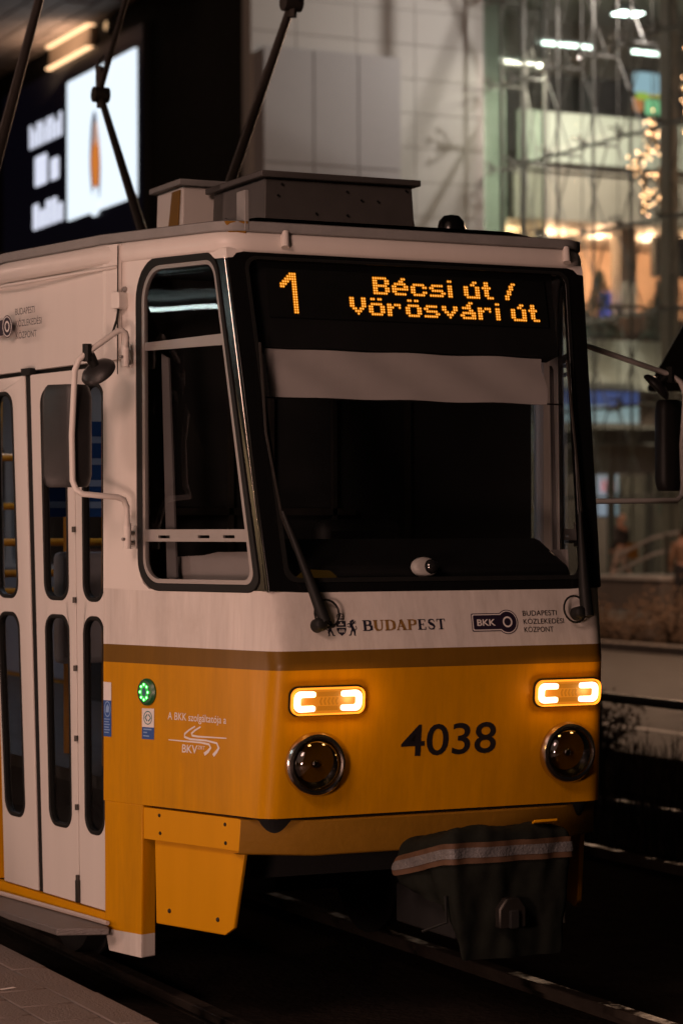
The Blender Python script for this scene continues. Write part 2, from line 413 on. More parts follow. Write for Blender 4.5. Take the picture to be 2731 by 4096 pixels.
# lower body skin, rounded front corners
def plan(z, r=.075, n=7, ins=0.0):
    def half(s):
        hx, hy = fc(z, s)
        A = Vector((-1.082, 1.0)); B = Vector((-hx, hy))
        q0 = B + (A - B).normalized() * r; q1 = B + Vector((1, 0)) * r
        left = [A.lerp(q0, t) for t in (0, .5)]
        for k in range(n + 1):
            t = k / n; left.append(q0 * (1 - t) ** 2 + B * 2 * t * (1 - t) + q1 * t * t)
        return left
    pts = half(-1) + [Vector((-l.x, l.y)) for l in reversed(half(1))]
    return [Vector((q.x * (1 - ins), q.y + ins * .8, z)) for q in pts]
mb = MB()
zs = [.834, .845, 1.0, 1.2, 1.38, 1.418, 1.43, 1.442, 1.48, 1.6, 1.716]
mb.sweep([plan(.834, ins=.05)] + [plan(z) for z in zs] + [plan(1.716, ins=.05)])
mb.build('lower_body', M['paint'], tram, smooth=25)
# door side pillar that runs down beside the step
for s, S in ((-1, CL), (1, CR)):
    MB().panel(S, [(0.002, .836), (.250, .836), (.262, .207), (.30 * 0 + .03, .214), (0.004, .30)], t=.075, w=-.001).build('corner_post', M['paint'], tram, bevel=.006)
# bumper
def bump_pts(z, d=0.0):
    c = [cabp(.25, z, -1), cabp(.845, z, -1)]
    return c
for s in (-1, 1):
    S = SC(s)
    MB().panel(S, [(.250, .695), (.850, .695), (.846, .822), (.247, .824)], t=.04, w=-.006).build('bumper_side', M['yellow'], tram, bevel=.005)
    for (u, z) in ((.352, .798), (.36, .726), (.754, .794), (.764, .721)):
        MB().lathe([(0, .004), (.006, .003), (.008, 0)], S(u, z, -.006), S(u, z, 1) - S(u, z, 0), 10).build('screw', M['rubber'], tram, smooth=40)
    sk = MB().panel(S, [(.290, .705), (.850, .705), (.811, .384), (.757, .350), (.312, .351)], t=.02, w=-.035).build('skirt_plate', M['yellow'], tram, bevel=.004)
    for (u, z) in ((.398, .411), (.709, .408)):
        MB().lathe([(0, .005), (.008, .004), (.010, 0)], S(u, z, -.035), S(u, z, 1) - S(u, z, 0), 10).build('screw', M['steel'], sk, smooth=40)
mb = MB()
def bumper_row(z, i=0.0):
    a = cabp(.852, z, -1); L = [Vector((a.x, a.y, z)), Vector((-.558, .052, z)), Vector((-.2, .045, z))]
    pts = L + [Vector((-q.x, q.y, z)) for q in reversed(L)]
    return [q + Vector((0, i, 0)) for q in pts]
mb.sweep([bumper_row(.822, .06), bumper_row(.822), bumper_row(.80), bumper_row(.70), bumper_row(.683, .004), bumper_row(.683, .06)])
mb.build('bumper', M['brown'], tram, bevel=.006)
MB().sweep([plan(.828, ins=.04), plan(.70, ins=.09)]).build('bumper_gap', M['under'], tram)

# ---- cab side walls with window
def win_out(S=None):
    return rpoly([(.222, 1.707), (.962, 1.707), (.962, 1.80), (.913, 3.069), (.272, 3.069)], [.12, .06, .05, .06, .16], 8)
WOUT = [(.233, 1.80), (.232, 1.79), (.245, 1.752), (.275, 1.722), (.33, 1.707)]
def cab_outline():  # white area: left strip + top band, open to the pillar
    a = [(0, 1.714), (.33, 1.708), (.290, 1.716), (.256, 1.738), (.236, 1.775), (.225, 1.83), (.223, 2.0)]
    b = [(.241, 2.489), (.262, 2.86), (.276, 2.95), (.315, 3.015), (.37, 3.052), (.448, 3.068), (.81, 3.07), (.86, 3.062), (.905, 3.038), (1.0, 3.036), (1.0, 3.075), (0, 3.075)]
    return a + b
fi = rpoly([(.270, 1.757), (.905, 1.757), (.884, 3.019), (.340, 3.019)], [.085, .045, .055, .13], 8)
fo = rpoly([(.254, 1.740), (.924, 1.740), (.899, 3.035), (.318, 3.035)], [.10, .055, .065, .15], 8)
wo = rpoly([(.221, 1.708), (.955, 1.708), (.918, 3.069), (.272, 3.069)], [.13, .075, .085, .18], 8)
for s in (-1, 1):
    S = SC(s)
    MB().panel(S, cab_outline(), t=.02).build('cab_side_wall', M['white'], tram)
    win = MB().ring(S, wo, fo, t=.02, w=.004).build('cab_side_window', M['rubber'], tram, bevel=.004)
    MB().ring(S, fo, fi, t=.018, w=.0).build('frame', M['alu'], win)
    MB().panel(S, [(.285, 2.690), (.885, 2.690), (.884, 2.735), (.295, 2.722)], t=.012, w=-.004).build('cross_bar', M['alu'], win)
    br = MB().panel(S, [(.268, 1.909), (.905, 1.908), (.902, 1.957), (.268, 1.958)], [[(a, 1.922), (b, 1.922), (b, 1.934), (a, 1.934)] for a, b in ((.36, .432), (.61, .681), (.764, .834))], t=.012, w=-.002).build('slide_rail', M['alu'], win)
    MB().panel(S, rrect(.272, .895, 1.755, 3.02, .03), w=-.012).build('pane', M['cabglass'], win)
    # black corner pillar
    MB().panel(S, [(.90, 1.7145), (.999, 1.7155), (.999, 3.037), (.895, 3.037)], t=.02, w=-.004).build('corner_pillar', M['black'], tram)
    pts = [S(.985, 1.72 + k * .33, .003) for k in range(5)]
    MB().tube(pts, .002, 6).build('pillar_trim', M['chrome'], tram, smooth=60)
# ---- windscreen: black surround, glass
def hw(z, s=-1): return fc(z, s)[0]
wso = [(-hw(1.716), 1.716), (-.60, 1.709), (.60, 1.709), (hw(1.716, 1), 1.716), (hw(3.037, 1), 3.037), (.812, 3.040), (.795, 3.058), (.760, 3.066), (-.722, 3.066), (-.758, 3.058), (-.775, 3.040), (-hw(3.03), 3.037)]
wsi = rpoly([(-.655, 1.765), (.665, 1.765), (.752, 3.035), (-.715, 3.035)], [.05, .05, .05, .05], 6)
wf = MB().panel(SF, wso, [wsi], t=.025, w=.001).build('windscreen', M['black'], tram, bevel=.003)
MB().panel(SF, wsi, w=-.008).build('pane', M['cabglass'], wf)
MB().ring(SF, rpoly([(-.672, 1.748), (.682, 1.748), (.766, 3.047), (-.728, 3.047)], [.05, .05, .05, .05], 6), wsi, t=.004, w=.006).build('gasket', M['rubber'], wf)
# white cap corners where the roof drops between windscreen and side window
for s in (-1, 1):
    k_ = .038 if s > 0 else 0
    MB().panel(SF, [(s * (.722 + k_), 3.0655), (s * (.76 + k_), 3.056), (s * (.778 + k_), 3.036), (s * (hw(3.04, s)), 3.036), (s * hw(3.075, s), 3.076), (s * (.70 + k_), 3.076)], t=.02, w=0).build('windscreen_corner', M['white'], tram)
# ---- destination display behind the glass
disp = MB().box(-.69, .69, 0, .01, 0, .01)
dsp = MB().panel(SF, [(-.70, 2.695), (.70, 2.695), (.71, 3.055), (-.71, 3.055)], t=.10, w=-.045).build('destination_display', M['cabin'], tram)
MB().panel(SF, [(-.62, 2.815), (.665, 2.815), (.665, 3.014), (-.62, 3.014)], t=.004, w=-.036).build('led_board', M['rubber'], dsp)
G = {
 'B': ["111111.", "11...11", "11...11", "111111.", "11...11", "11...11", "111111."],
 'é': ["....11.", "...11..", ".11111.", "11...11", "1111111", "11.....", ".11111."],
 'c': [".......", ".......", ".11111.", "11...11", "11.....", "11...11", ".11111."],
 's': [".......", ".......", ".11111.", "11.....", ".11111.", ".....11", "111111."],
 'i': ["11", "..", "11", "11", "11", "11", "11"],
 'ú': ["....11.", "...11..", "11...11", "11...11", "11...11", "11...11", ".111111"],
 't': [".11..", ".11..", "1111.", ".11..", ".11..", ".11..", "..111"],
 '/': ["...11", "..11.", "..11.", ".11..", ".11..", "11...", "11..."],
 'V': ["11...11", "11...11", "11...11", "11...11", ".11.11.", "..111..", "...1..."],
 'ö': [".11.11.", ".......", ".11111.", "11...11", "11...11", "11...11", ".11111."],
 'r': [".......", ".......", "11.111", "111..11"[:6], "11....", "11....", "11...."],
 'v': [".......", ".......", "11...11", "11...11", ".11.11.", "..111..", "...1..."],
 'á': ["....11.", "...11..", ".1111..", "....11.", ".111111", "11...11", ".111111"],
 ' ': ["...."] * 7}
ONE = ["....111", "...1111", "..11111", ".111.11", "111..11", "11...11"] + [".....11"] * 10
lit = []
for r_, row in enumerate(ONE):
    for c_, ch in enumerate(row):
        if ch == '1': lit.append((-.560 + c_ * .0106, 2.993 - r_ * .01047))
def led_line(txt, x0, z0, pit):
    x = x0
    for ch in txt:
        g_ = G[ch]
        for r_, row in enumerate(g_):
            for c_, b_ in enumerate(row):
                if b_ == '1': lit.append((x + c_ * pit, z0 - r_ * .01047))
        x += (len(g_[0]) + (1 if ch != ' ' else 0)) * pit
    return x
led_line("Bécsi út /", -.143, 2.9925, .0108)
led_line("Vörösvári út", -.256, 2.9040, .01055)
m1, m2, m3 = MB(), MB(), MB()
for (x, z) in lit:
    m2.panel(SF, circ(x, z, .0062, n=8), w=-.0335); m1.panel(SF, circ(x, z - .0006, .0024, n=6), w=-.0325)  # wider disc behind each chip paints its bloom
for i in range(122):
    for j in range(19):
        m3.panel(SF, circ(-.615 + i * .0105, 3.006 - j * .01047, .0018, n=4), w=-.0348)
tag(m2.build('led_glow', M['ledhalo'], dsp), kind='stuff'); tag(m1.build('led_chip', M['led'], dsp), kind='stuff'); tag(m3.build('unlit_led', M['ledoff'], dsp), kind='stuff')
# ---- sun blind
mb = MB(); rows = []
for j in range(7):
    z = 2.495 + .195 * j / 6
    rows.append([SF(-.648 + 1.275 * i / 24 + (.006 * math.sin(j) if i in (0, 24) else 0), z + .0012 * math.sin(i * .7) * (1 if j in (0, 6) else 0) - .004 * i / 24, -.055 - .006 * math.sin(i * .9 + j) ) for i in range(25)])
mb.sweep(rows); mb.build('sun_blind', M['blind'], tram, smooth=60)
MB().tube([SF(-.70, 2.50, -.085), SF(.72, 2.50, -.085)], .004, 6).build('blind_rail', M['steel'], tram)
# ---- camera dome on the dashboard
cm = MB(); cm.lathe([(.058, 0), (.058, .012), (.05, .024), (.035, .03), (0, .032)], (0, 0, 0), (0, -1, .2), 28)
cm.v = [((x * 1.0), y, z * .72) for x, y, z in cm.v]
o_ = SF(-.036, 1.812, -.05); cm.v = [(x + o_.x, y + o_.y, z + o_.z) for x, y, z in cm.v]
cmo = cm.build('dashboard_camera', M['white'], tram, smooth=50)
MB().lathe([(.030, .026), (.028, .04), (.018, .05), (0, .054)], o_ + Vector((.014, -.003, 0)), (.15, -1, .15), 24).build('camera_lens', M['lens'], cmo, smooth=60)
# ---- wipers
def wiper(piv, arm, blade, rad, ringc):
    t = MB().tube([SF(x, z, .035) for x, z in arm], rad, 8).build('wiper', M['rubber'], tram, smooth=50)
    MB().tube([SF(x, z, .022) for x, z in blade], .006, 6).build('wiper_blade', M['steel'], t, smooth=50)
    MB().lathe([(0, .055), (.018, .054), (.026, .045), (.028, 0)], SF(*piv, 0), (0, -1, .2), 20).build('pivot', M['rubber'], t, smooth=50)
    c = [SF(ringc[0] + .052 * math.cos(a * .314), ringc[1] + .054 * math.sin(a * .314), .028) for a in range(21)]
    MB().tube(c, .0045, 6).build('hose', M['rubber'], t, smooth=60)
wiper((-.555, 1.580), [(-.535, 1.590), (-.575, 1.72), (-.630, 1.89), (-.672, 2.02)], [(-.700, 2.69), (-.708, 2.33), (-.672, 2.0), (-.60, 1.79)], [.026, .022, .014, .008], (-.520, 1.622))
wiper((.618, 1.607), [(.650, 1.590), (.652, 1.70), (.660, 1.84), (.672, 2.02)], [(.700, 2.66), (.693, 2.26), (.683, 1.93), (.67, 1.80)], [.028, .026, .018, .008], (.600, 1.622))

# ---- headlamps and turn signals
def SFn(z): return Vector((0, -1, -.109)).normalized()
for xs in (-.562, .573):
    c = SF(xs, 1.043, 0)
    n = Vector((0, -1, -.02)).normalized()
    hl = MB().lathe([(.122, -.03), (.126, .012), (.125, .024), (.118, .034), (.108, .037), (.101, .033), (.099, .026), (.099, .0)], c, n, 48).build('headlamp', M['bezel'], tram, smooth=35)
    MB().lathe([(.0995, .026), (.090, .042), (.070, .058), (.038, .068), (0, .071)], c, n, 40).build('lens', M['lampglass'], hl, smooth=60)
    MB().lathe([(.098, .024), (.085, .002), (.06, -.016), (.03, -.024), (0, -.026)], c, n, 40).build('reflector', M['reflector'], hl, smooth=60)
    MB().lathe([(.016, -.02), (.016, .012), (.012, .018), (0, .020)], c, n, 14).build('bulb', M['bezel'], hl, smooth=50)
for x0, x1 in ((-.678, -.367), (.408, .708)):
    z0, z1 = 1.238, 1.343
    ts = MB().panel(SF, rrect(x0, x1, z0, z1, .032, 6), t=.02, w=.014).build('turn_signal', M['turnlens'], tram, bevel=.004)
    MB().panel(SF, rrect(x0 - .006, x1 + .006, z0 - .006, z1 + .006, .036, 6), t=.012, w=.006).build('housing', M['rubber'], ts)
    MB().ring(SF, rrect(x0, x1, z0, z1, .032, 6), rrect(x0 + .0045, x1 - .0045, z0 + .0045, z1 - .0045, .029, 6), t=.018, w=.026).build('lens_rim', M['turnrim'], ts)
    xm = (x0 + x1) / 2
    for s in (-1, 1):
        e = x0 if s < 0 else x1
        k = -s
        a = [(e + k * .100, z1 - .014), (e + k * .100, z1 - .036), (e + k * .042, z1 - .036), (e + k * .036, z1 - .041), (e + k * .036, z0 + .041), (e + k * .042, z0 + .036), (e + k * .100, z0 + .036), (e + k * .100, z0 + .014), (e + k * .011, z0 + .011), (e + k * .011, z1 - .011)]
        a = rpoly(a, [.008, .008, .003, .003, .003, .003, .008, .008, .028, .028], 4)
        MB().panel(SF, a, t=.008, w=.022).build('light_guide', M['turn'], ts)
    MB().panel(SF, [(xm - .045, z1 - .016), (xm + .045, z1 - .016), (xm + .045, z1 - .034), (xm - .045, z1 - .034)], t=.002, w=.0165).build('reflector', M['turndark'], ts)
    MB().panel(SF, [(xm - .045, z0 + .016), (xm + .045, z0 + .016), (xm + .045, z0 + .034), (xm - .045, z0 + .034)], t=.002, w=.0165).build('reflector', M['turndark'], ts)
    for e in (x0 + .05, x1 - .05):
        l = bpy.data.lights.new('signal_bulb', 'POINT'); l.energy = .6; l.color = (1.0, .52, .14); l.shadow_soft_size = .02
        o = bpy.data.objects.new('signal_bulb', l); COL.objects.link(o); o.location = SF(e, (z0 + z1) / 2, .062); put(o, ts)
    for q in range(5):
        xx = xm - .034 + q * .017
        mbq = MB(); stroke(mbq, SF, [(xx + .006, z1 - .038), (xx, (z0 + z1) / 2), (xx + .006, z0 + .038)], .008, .0175); mbq.build('prism', M['turndark'], ts)

# ---- lettering on the front
text("4038", SF, -.188, .240, 1.054, 1.181, M['ink'], 'fleet_number', tram, w=.002, offset=.009)
def serif(mb, x, h, z0, ch, wid, S=SF, w=.002):
    T = lambda u, v, ww=0: S(x + u * wid, z0 + v * h, w)
    def rect(a, b, c, d): mb.add([T(a, c), T(b, c), T(b, d), T(a, d)], [(0, 1, 2, 3)])
    def st(p, wd):
        stroke(mb, lambda u, v, ww=0: T(u, v), p, [q * 1.25 for q in wd] if isinstance(wd, list) else wd * 1.2)
    sw = .26
    if ch in 'BDPE':
        rect(.10, .10 + sw, 0, 1); rect(0, .42, 0, .07); rect(0, .42, .93, 1)
    if ch == 'B':
        st([(.3, .96), (.6, .95), (.78, .87), (.78, .64), (.6, .54), (.3, .53)], [.07, .08, .2, .2, .08, .07]); st([(.3, .53), (.65, .52), (.88, .4), (.88, .15), (.68, .04), (.3, .035)], [.07, .08, .22, .22, .08, .07])
    if ch == 'D': st([(.3, .965), (.6, .95), (.86, .78), (.90, .5), (.86, .22), (.6, .05), (.3, .035)], [.07, .08, .2, .24, .2, .08, .07])
    if ch == 'P': st([(.3, .965), (.62, .95), (.84, .85), (.84, .6), (.62, .48), (.3, .47)], [.07, .08, .22, .22, .08, .07])
    if ch == 'E': rect(.3, .86, .93, 1); rect(.3, .9, 0, .07); rect(.3, .66, .47, .54); rect(.78, .86, .76, 1); rect(.82, .9, 0, .26); rect(.6, .66, .38, .63)
    if ch == 'U': st([(.2, .97), (.2, .3), (.32, .08), (.55, .03), (.74, .1), (.82, .3), (.82, .97)], [.22, .22, .2, .09, .09, .09, .09]); rect(0, .4, .93, 1); rect(.66, 1, .93, 1)
    if ch == 'A': st([(.14, .03), (.48, .97)], .09); st([(.46, 1), (.82, .03)], .24); rect(.27, .68, .32, .40); rect(0, .32, 0, .07); rect(.6, 1.02, 0, .07)
    if ch == 'S': st([(.84, .72), (.76, .92), (.5, .97), (.24, .88), (.2, .7), (.4, .56), (.68, .44), (.82, .28), (.72, .09), (.45, .03), (.2, .1), (.12, .3)], [.06, .08, .08, .16, .2, .22, .22, .2, .14, .08, .08, .06])
    if ch == 'T': rect(.39, .61, 0, 1); rect(.25, .75, 0, .07); rect(.04, .96, .93, 1); rect(.04, .11, .74, 1); rect(.89, .96, .74, 1)
x = -.358
bt = empty  # (letters are separate small marks of one inscription)
ins = None
for i, (ch, adv, zz) in enumerate(zip("BUDAPEST", (.047, .050, .050, .050, .046, .043, .040, .045), range(8))):
    mb = MB(); serif(mb, x, .0415, 1.5565, ch, adv * .92)
    o = mb.build('inscription_letter', M['gold'] if ch in 'UDAP' and i < 5 else M['navy'], tram)
    x += adv
# city coat of arms
mb = MB()
sh = [(-.471, 1.597), (-.431, 1.597), (-.431, 1.562), (-.437, 1.549), (-.451, 1.539), (-.465, 1.549), (-.471, 1.562)]
coat = MB().panel(SF, sh, w=.002).build('coat_of_arms', M['navy'], tram)
m_ = MB(); m_.panel(SF, [(-.471, 1.5735), (-.431, 1.5735), (-.431, 1.5705), (-.471, 1.5705)], w=.003)
m_.panel(SF, [(-.462, 1.580), (-.440, 1.580), (-.440, 1.585), (-.448, 1.586), (-.448, 1.593), (-.454, 1.593), (-.454, 1.586), (-.462, 1.585)], w=.003)
for q in (-.460, -.452, -.444): m_.panel(SF, [(q, 1.551), (q + .003, 1.551), (q + .003, 1.565), (q, 1.565)], w=.003)
m_.panel(SF, [(-.464, 1.556), (-.438, 1.556), (-.438, 1.559), (-.464, 1.559)], w=.003)
m_.build('charge', M['white'], coat)
m_ = MB()
m_.panel(SF, [(-.467, 1.602), (-.435, 1.602), (-.435, 1.607), (-.467, 1.607)], w=.002)
for a, b in (((-.466, 1.608), (-.466, 1.618)), ((-.451, 1.608), (-.451, 1.628)), ((-.436, 1.608), (-.436, 1.618)), ((-.455, 1.625), (-.447, 1.625))): stroke(m_, SF, [a, b], .0025, .002)
stroke(m_, SF, [(-.466, 1.616), (-.462, 1.623), (-.451, 1.6245), (-.440, 1.623), (-.436, 1.616)], .003, .002)
for q in (-.459, -.443): m_.panel(SF, circ(q, 1.6135, .003, n=8), w=.002)
m_.build('crown', M['navy'], coat)
for s, c0 in ((1, -.405), (-1, -.497)):
    m_ = MB(); P_ = lambda pts: [(c0 + s * a * .001, 1.5405 + b * .001) for a, b in pts]
    stroke(m_, SF, P_([(14, 0), (8, 0), (10, 12), (4, 26), (-4, 40), (-2, 52), (6, 60)]), [.004, .005, .008, .012, .012, .009, .005], .002)
    stroke(m_, SF, P_([(-16, 0), (-8, 2), (-4, 14), (2, 24)]), [.004, .005, .006, .008], .002)
    stroke(m_, SF, P_([(-2, 40), (-12, 46), (-20, 42)]), [.006, .004, .003], .002); stroke(m_, SF, P_([(-2, 34), (-12, 32), (-20, 36)]), [.006, .004, .003], .002)
    for t_ in ((10, 62), (18, 56), (20, 48)): stroke(m_, SF, P_([(0, 38), (6, 46), t_]), [.006, .004, .002], .002)
    stroke(m_, SF, P_([(6, 24), (14, 20), (20, 28), (16, 36)]), [.004, .003, .003, .004], .002)
    stroke(m_, SF, P_([(-2, 54), (-8, 52)]), [.008, .003], .002)
    m_.build('supporter', M['navy'], coat)
# key-shaped roundel logo
cx_, cz_ = .292, 1.580
def keyhole(e):
    rr = .049 + e; a0 = math.asin((.036 + e) / rr); pts = [(.128 - e, 1.580 - .036 - e), ]
    n = 28
    for k in range(n + 1):
        th = -math.pi + a0 + (2 * math.pi - 2 * a0) * k / n
        pts.append((cx_ + rr * math.cos(th), cz_ + rr * math.sin(th)))
    pts.append((.128 - e, 1.580 + .036 + e))
    return rpoly(pts, [.006] + [0] * (n + 1) + [.006], 4)
lg = MB().panel(SF, keyhole(0), w=.002).build('operator_logo', M['violet'], tram)
MB().panel(SF, keyhole(-.0035), w=.0028).build('logo_border', M['print'], lg)
MB().panel(SF, keyhole(-.0075), w=.0036).build('logo_field', M['violet'], lg)
MB().ring(SF, circ(cx_, cz_, .022), circ(cx_, cz_, .0155), w=.0044).build('logo_ring', M['print'], lg)
text("BKK", SF, .152, .236, 1.566, 1.592, M['print'], 'logo_letters', lg, w=.0044, offset=.02)
for t_, a, b, z in (("BUDAPESTI", .367, .526, 1.603), ("KÖZLEKEDÉSI", .367, .556, 1.570), ("KÖZPONT", .367, .503, 1.537)):
    text(t_, SF, a, b, z, z + (.026 if 'Ö' in t_ else .021), M['ink'], 'operator_name', tram, w=.002)

# ---- cab side prints, door button (platform side)
bt_ = MB().lathe([(.055, 0), (.055, .008), (.046, .016), (.036, .017), (0, .017)], CL(.271, 1.296, 0), CL(.271, 1.296, 1) - CL(.271, 1.296, 0), 36)
btn = bt_.build('door_button', M['green'], tram, smooth=35)
bn = CL(.271, 1.296, 1) - CL(.271, 1.296, 0); bo = CL(.271, 1.296, 0); bu = (CL(.281, 1.296, 0) - bo).normalized(); bv = Vector((0, 0, 1))
SB = lambda u, v, w=0: bo + bu * u + bv * v + bn * w
MB().panel(SB, circ(0, 0, .028, .038), w=.019).build('diffuser', M['greenglow'], btn)
MB().panel(SB, circ(0, 0, .012, .018), w=.0205).build('button_core', M['teal'], btn)
for k in range(8):
    a = k * math.pi / 4
    MB().panel(SB, circ(.024 * math.cos(a), .031 * math.sin(a), .0052, n=10), w=.021).build('indicator', M['greenled'], btn)
stk = MB().panel(CL, [(.243, 1.103), (.317, 1.104), (.314, 1.230), (.241, 1.228)], w=.0015).build('sticker', M['blue'], tram)
MB().panel(CL, [(.2425, 1.152), (.3155, 1.153), (.314, 1.230), (.241, 1.228)], w=.0022).build('sticker_field', M['print'], stk)
MB().ring(CL, circ(.278, 1.191, .026, .028), circ(.278, 1.191, .0225, .024), w=.003).build('sticker_mark', M['teal'], stk)
m_ = MB(); stroke(m_, CL, [(.275, 1.205), (.262, 1.191), (.275, 1.177)], .006, .003); stroke(m_, CL, [(.282, 1.205), (.295, 1.191), (.282, 1.177)], .006, .003); m_.build('sticker_arrow', M['teal'], stk)
for z, b in ((1.143, .302), (1.130, .275), (1.116, .288)): MB().panel(CL, [(.252, z - .002), (b, z - .002), (b, z + .003), (.252, z + .003)], w=.0025).build('sticker_line', M['bluelight'], stk)
st2 = MB().panel(CL, [(.002, 1.100), (.051, 1.100), (.050, 1.325), (.002, 1.326)], w=.0015).build('sticker', M['blue'], tram)
MB().panel(CL, [(.002, 1.25), (.0505, 1.25), (.050, 1.325), (.002, 1.326)], w=.0022).build('sticker_field', M['print'], st2)
MB().ring(CL, circ(.027, 1.214, .020, .033), circ(.027, 1.214, .0165, .028), w=.0025).build('sticker_mark', M['bluelight'], st2)
MB().panel(CL, [(.016, 1.20), (.035, 1.20), (.038, 1.222), (.028, 1.235), (.018, 1.222)], w=.0025).build('sticker_mark', M['bluelight'], st2)
for q in range(6): MB().panel(CL, [(.006, 1.170 - q * .011), (.042 - .006 * (q % 2), 1.170 - q * .011), (.042 - .006 * (q % 2), 1.174 - q * .011), (.006, 1.174 - q * .011)], w=.0025).build('sticker_line', M['bluelight'], st2)
# slanted because the cab wall tapers: the print follows the wall
text("A BKK szolgáltatója a", CL, .397, .737, 1.1815, 1.2215, M['print'], 'service_text', tram, w=.0018, offset=.006)
m_ = MB()
stroke(m_, CL, [(.405, 1.109), (.60, 1.109), (.645, 1.105), (.655, 1.092), (.640, 1.076), (.620, 1.064)], [.004, .007, .0085, .011, .013, .014], .0018)
stroke(m_, CL, [(.560, 1.172), (.525, 1.155), (.500, 1.138), (.500, 1.126), (.535, 1.119), (.63, 1.119), (.690, 1.112), (.702, 1.094), (.690, 1.078), (.672, 1.062)], [.006, .007, .0085, .009, .008, .007, .008, .011, .013, .014], .0018)
stroke(m_, CL, [(.592, 1.172), (.560, 1.156), (.540, 1.142), (.545, 1.134), (.58, 1.132), (.744, 1.135)], [.006, .007, .0085, .0085, .007, .004], .0018)
m_.build('operator_sign', M['print'], tram)
text("BKV", CL, .488, .578, 1.063, 1.096, M['print'], 'operator_letters', tram, w=.0018, offset=.012)
text("ZRT", CL, .580, .622, 1.082, 1.096, M['print'], 'operator_letters', tram, w=.0018, offset=.005)

# ---- body behind the cab: doors, side walls, roof
def leaf(q0, q1, wq0, wq1):
    r_ = .075
    wins = [rpoly([(wq0, a), (wq1, a), (wq1, b), (wq0, b)], r_, 7) for a, b in ((.677, 1.595), (1.655, 2.577))]
    inn = [rpoly([(wq0 + .013, a + .018), (wq1 - .013, a + .018), (wq1 - .013, b - .018), (wq0 + .013, b - .018)], r_ - .012, 7) for a, b in ((.677, 1.595), (1.655, 2.577))]
    lf = MB().panel(DL, rpoly([(q0, .372), (q1, .372), (q1, 2.638), (q0, 2.638)], .004, 2), wins, t=.035, w=-.012).build('door_leaf', M['white'], tram, bevel=.004)
    for a, b in zip(wins, inn):
        MB().ring(DL, a, b, t=.03, w=-.008).build('gasket', M['rubber'], lf, bevel=.004)
        MB().panel(DL, b, w=-.026).build('pane', M['glass'], lf)
    return lf
leaf(.004, .258, .014, .200); leaf(.266, .636, .326, .552); leaf(.686, 1.06, .800, 1.015); leaf(1.066, 1.13, 1.082, 1.118) if False else None
MB().panel(DL, [(.636, .372), (.686, .372), (.686, 2.640), (.636, 2.640)], t=.02, w=-.018).build('door_seal', M['rubber'], tram)
MB().panel(DL, [(.2575, .372), (.2665, .372), (.2665, 2.638), (.2575, 2.638)], t=.02, w=-.020).build('door_hinge', M['steel'], tram)
for z in (.48, .78, 1.072, 1.37, 1.66, 1.96, 2.55): MB().tube([DL(.262, z - .012, -.004), DL(.262, z + .012, -.004)], .009, 8).build('hinge_knuckle', M['steel'], tram)
MB().panel(DL, [(.252, .375), (.272, .375), (.272, .47), (.252, .47)], t=.03, w=.004).build('hinge_foot', M['steel'], tram, bevel=.003)
MB().panel(DL, [(-.01, 2.640), (1.16, 2.640), (1.16, 2.662), (-.01, 2.662)], t=.03, w=-.022).build('door_head', M['rubber'], tram)
MB().panel(DL, [(.62, 2.638), (.70, 2.638), (.70, 2.668), (.62, 2.668)], t=.03, w=-.002).build('door_guide', M['rubber'], tram)
MB().panel(DL, [(-.005, 2.660), (1.145, 2.660), (1.145, 3.138), (-.115, 3.138), (-.115, 2.660)], t=.02, w=.0015).build('door_lintel', M['white'], tram)
MB().tube([DL(-.115 + .1 * k, 3.043, .003) for k in range(14)], .007, 6).build('rain_strip', M['white'], tram, smooth=60)
MB().tube([DL(-.117, 2.60, .001), DL(-.117, 2.87, .002), DL(-.117, 3.13, .001)], .0025, 5).build('panel_seam', M['steel'], tram)
MB().panel(DL, [(-.004, .318), (1.2, .318), (1.2, .366), (-.004, .366)], t=.03, w=-.004).build('door_sill', M['yellow'], tram)
# footboard
fb = [(-1.085, .985), (-1.10, .885), (-1.30, .965), (-1.352, 1.45), (-1.365, 2.2), (-1.25, 2.2)]
ft = MB().panel(lambda u, v, w: Vector((u, v, .322 + w)), fb, t=.03).build('footboard', M['plate'], tram, bevel=.004)
MB().tube([(-1.092, .93, .334), (-1.112, 1.1, .334), (-1.255, 2.1, .334)], .010, 6).build('edge_strip', M['edge'], ft)
# straight side walls
for s in (-1, 1):
    S = SD(s); q0 = 1.15 if s < 0 else -.005
    wins = []; q = 1.35 if s < 0 else .12
    while q < 12.2:
        wins.append((q, q + 1.25)); q += 1.42
    holes = [rrect(a, b, 1.72, 2.62, .08, 5) for a, b in wins if not (s < 0 and 5.2 < a < 6.8)]
    wl = MB().panel(S, [(q0, .372), (1.148, .372), (13.0, .372), (13.0, 3.138), (1.148, 3.138), (q0, 3.138)] if s < 0 else [(q0, .372), (13.0, .372), (13.0, 3.138), (q0, 3.138)], holes, t=.05) if s < 0 else None
    if s > 0:   # side away from the platform, built as a bent strip of panels
        for a0, a1 in ((-.005, 1.148), (1.148, 13.0)):
            hs = [h for h, (a, b) in zip(holes, wins) if a0 < a and b < a1]
            MB().panel(S, [(a0, .372), (a1, .372), (a1, 3.138), (a0, 3.138)], hs if a0 > 1 else [rrect(.12, 1.05, 1.72, 2.62, .08, 5)], t=.05).build('side_wall', M['paint'], tram)
    else: wl.build('side_wall', M['paint'], tram)
    for h in holes: MB().panel(S, h, w=-.03).build('side_window', M['glass'], tram)
MB().panel(lambda u, v, w: Vector((u, 13.86 + w, v)), [(-1.25, .372), (1.25, .372), (1.25, 3.138), (-1.25, 3.138)], t=.05).build('rear_wall', M['paint'], tram)
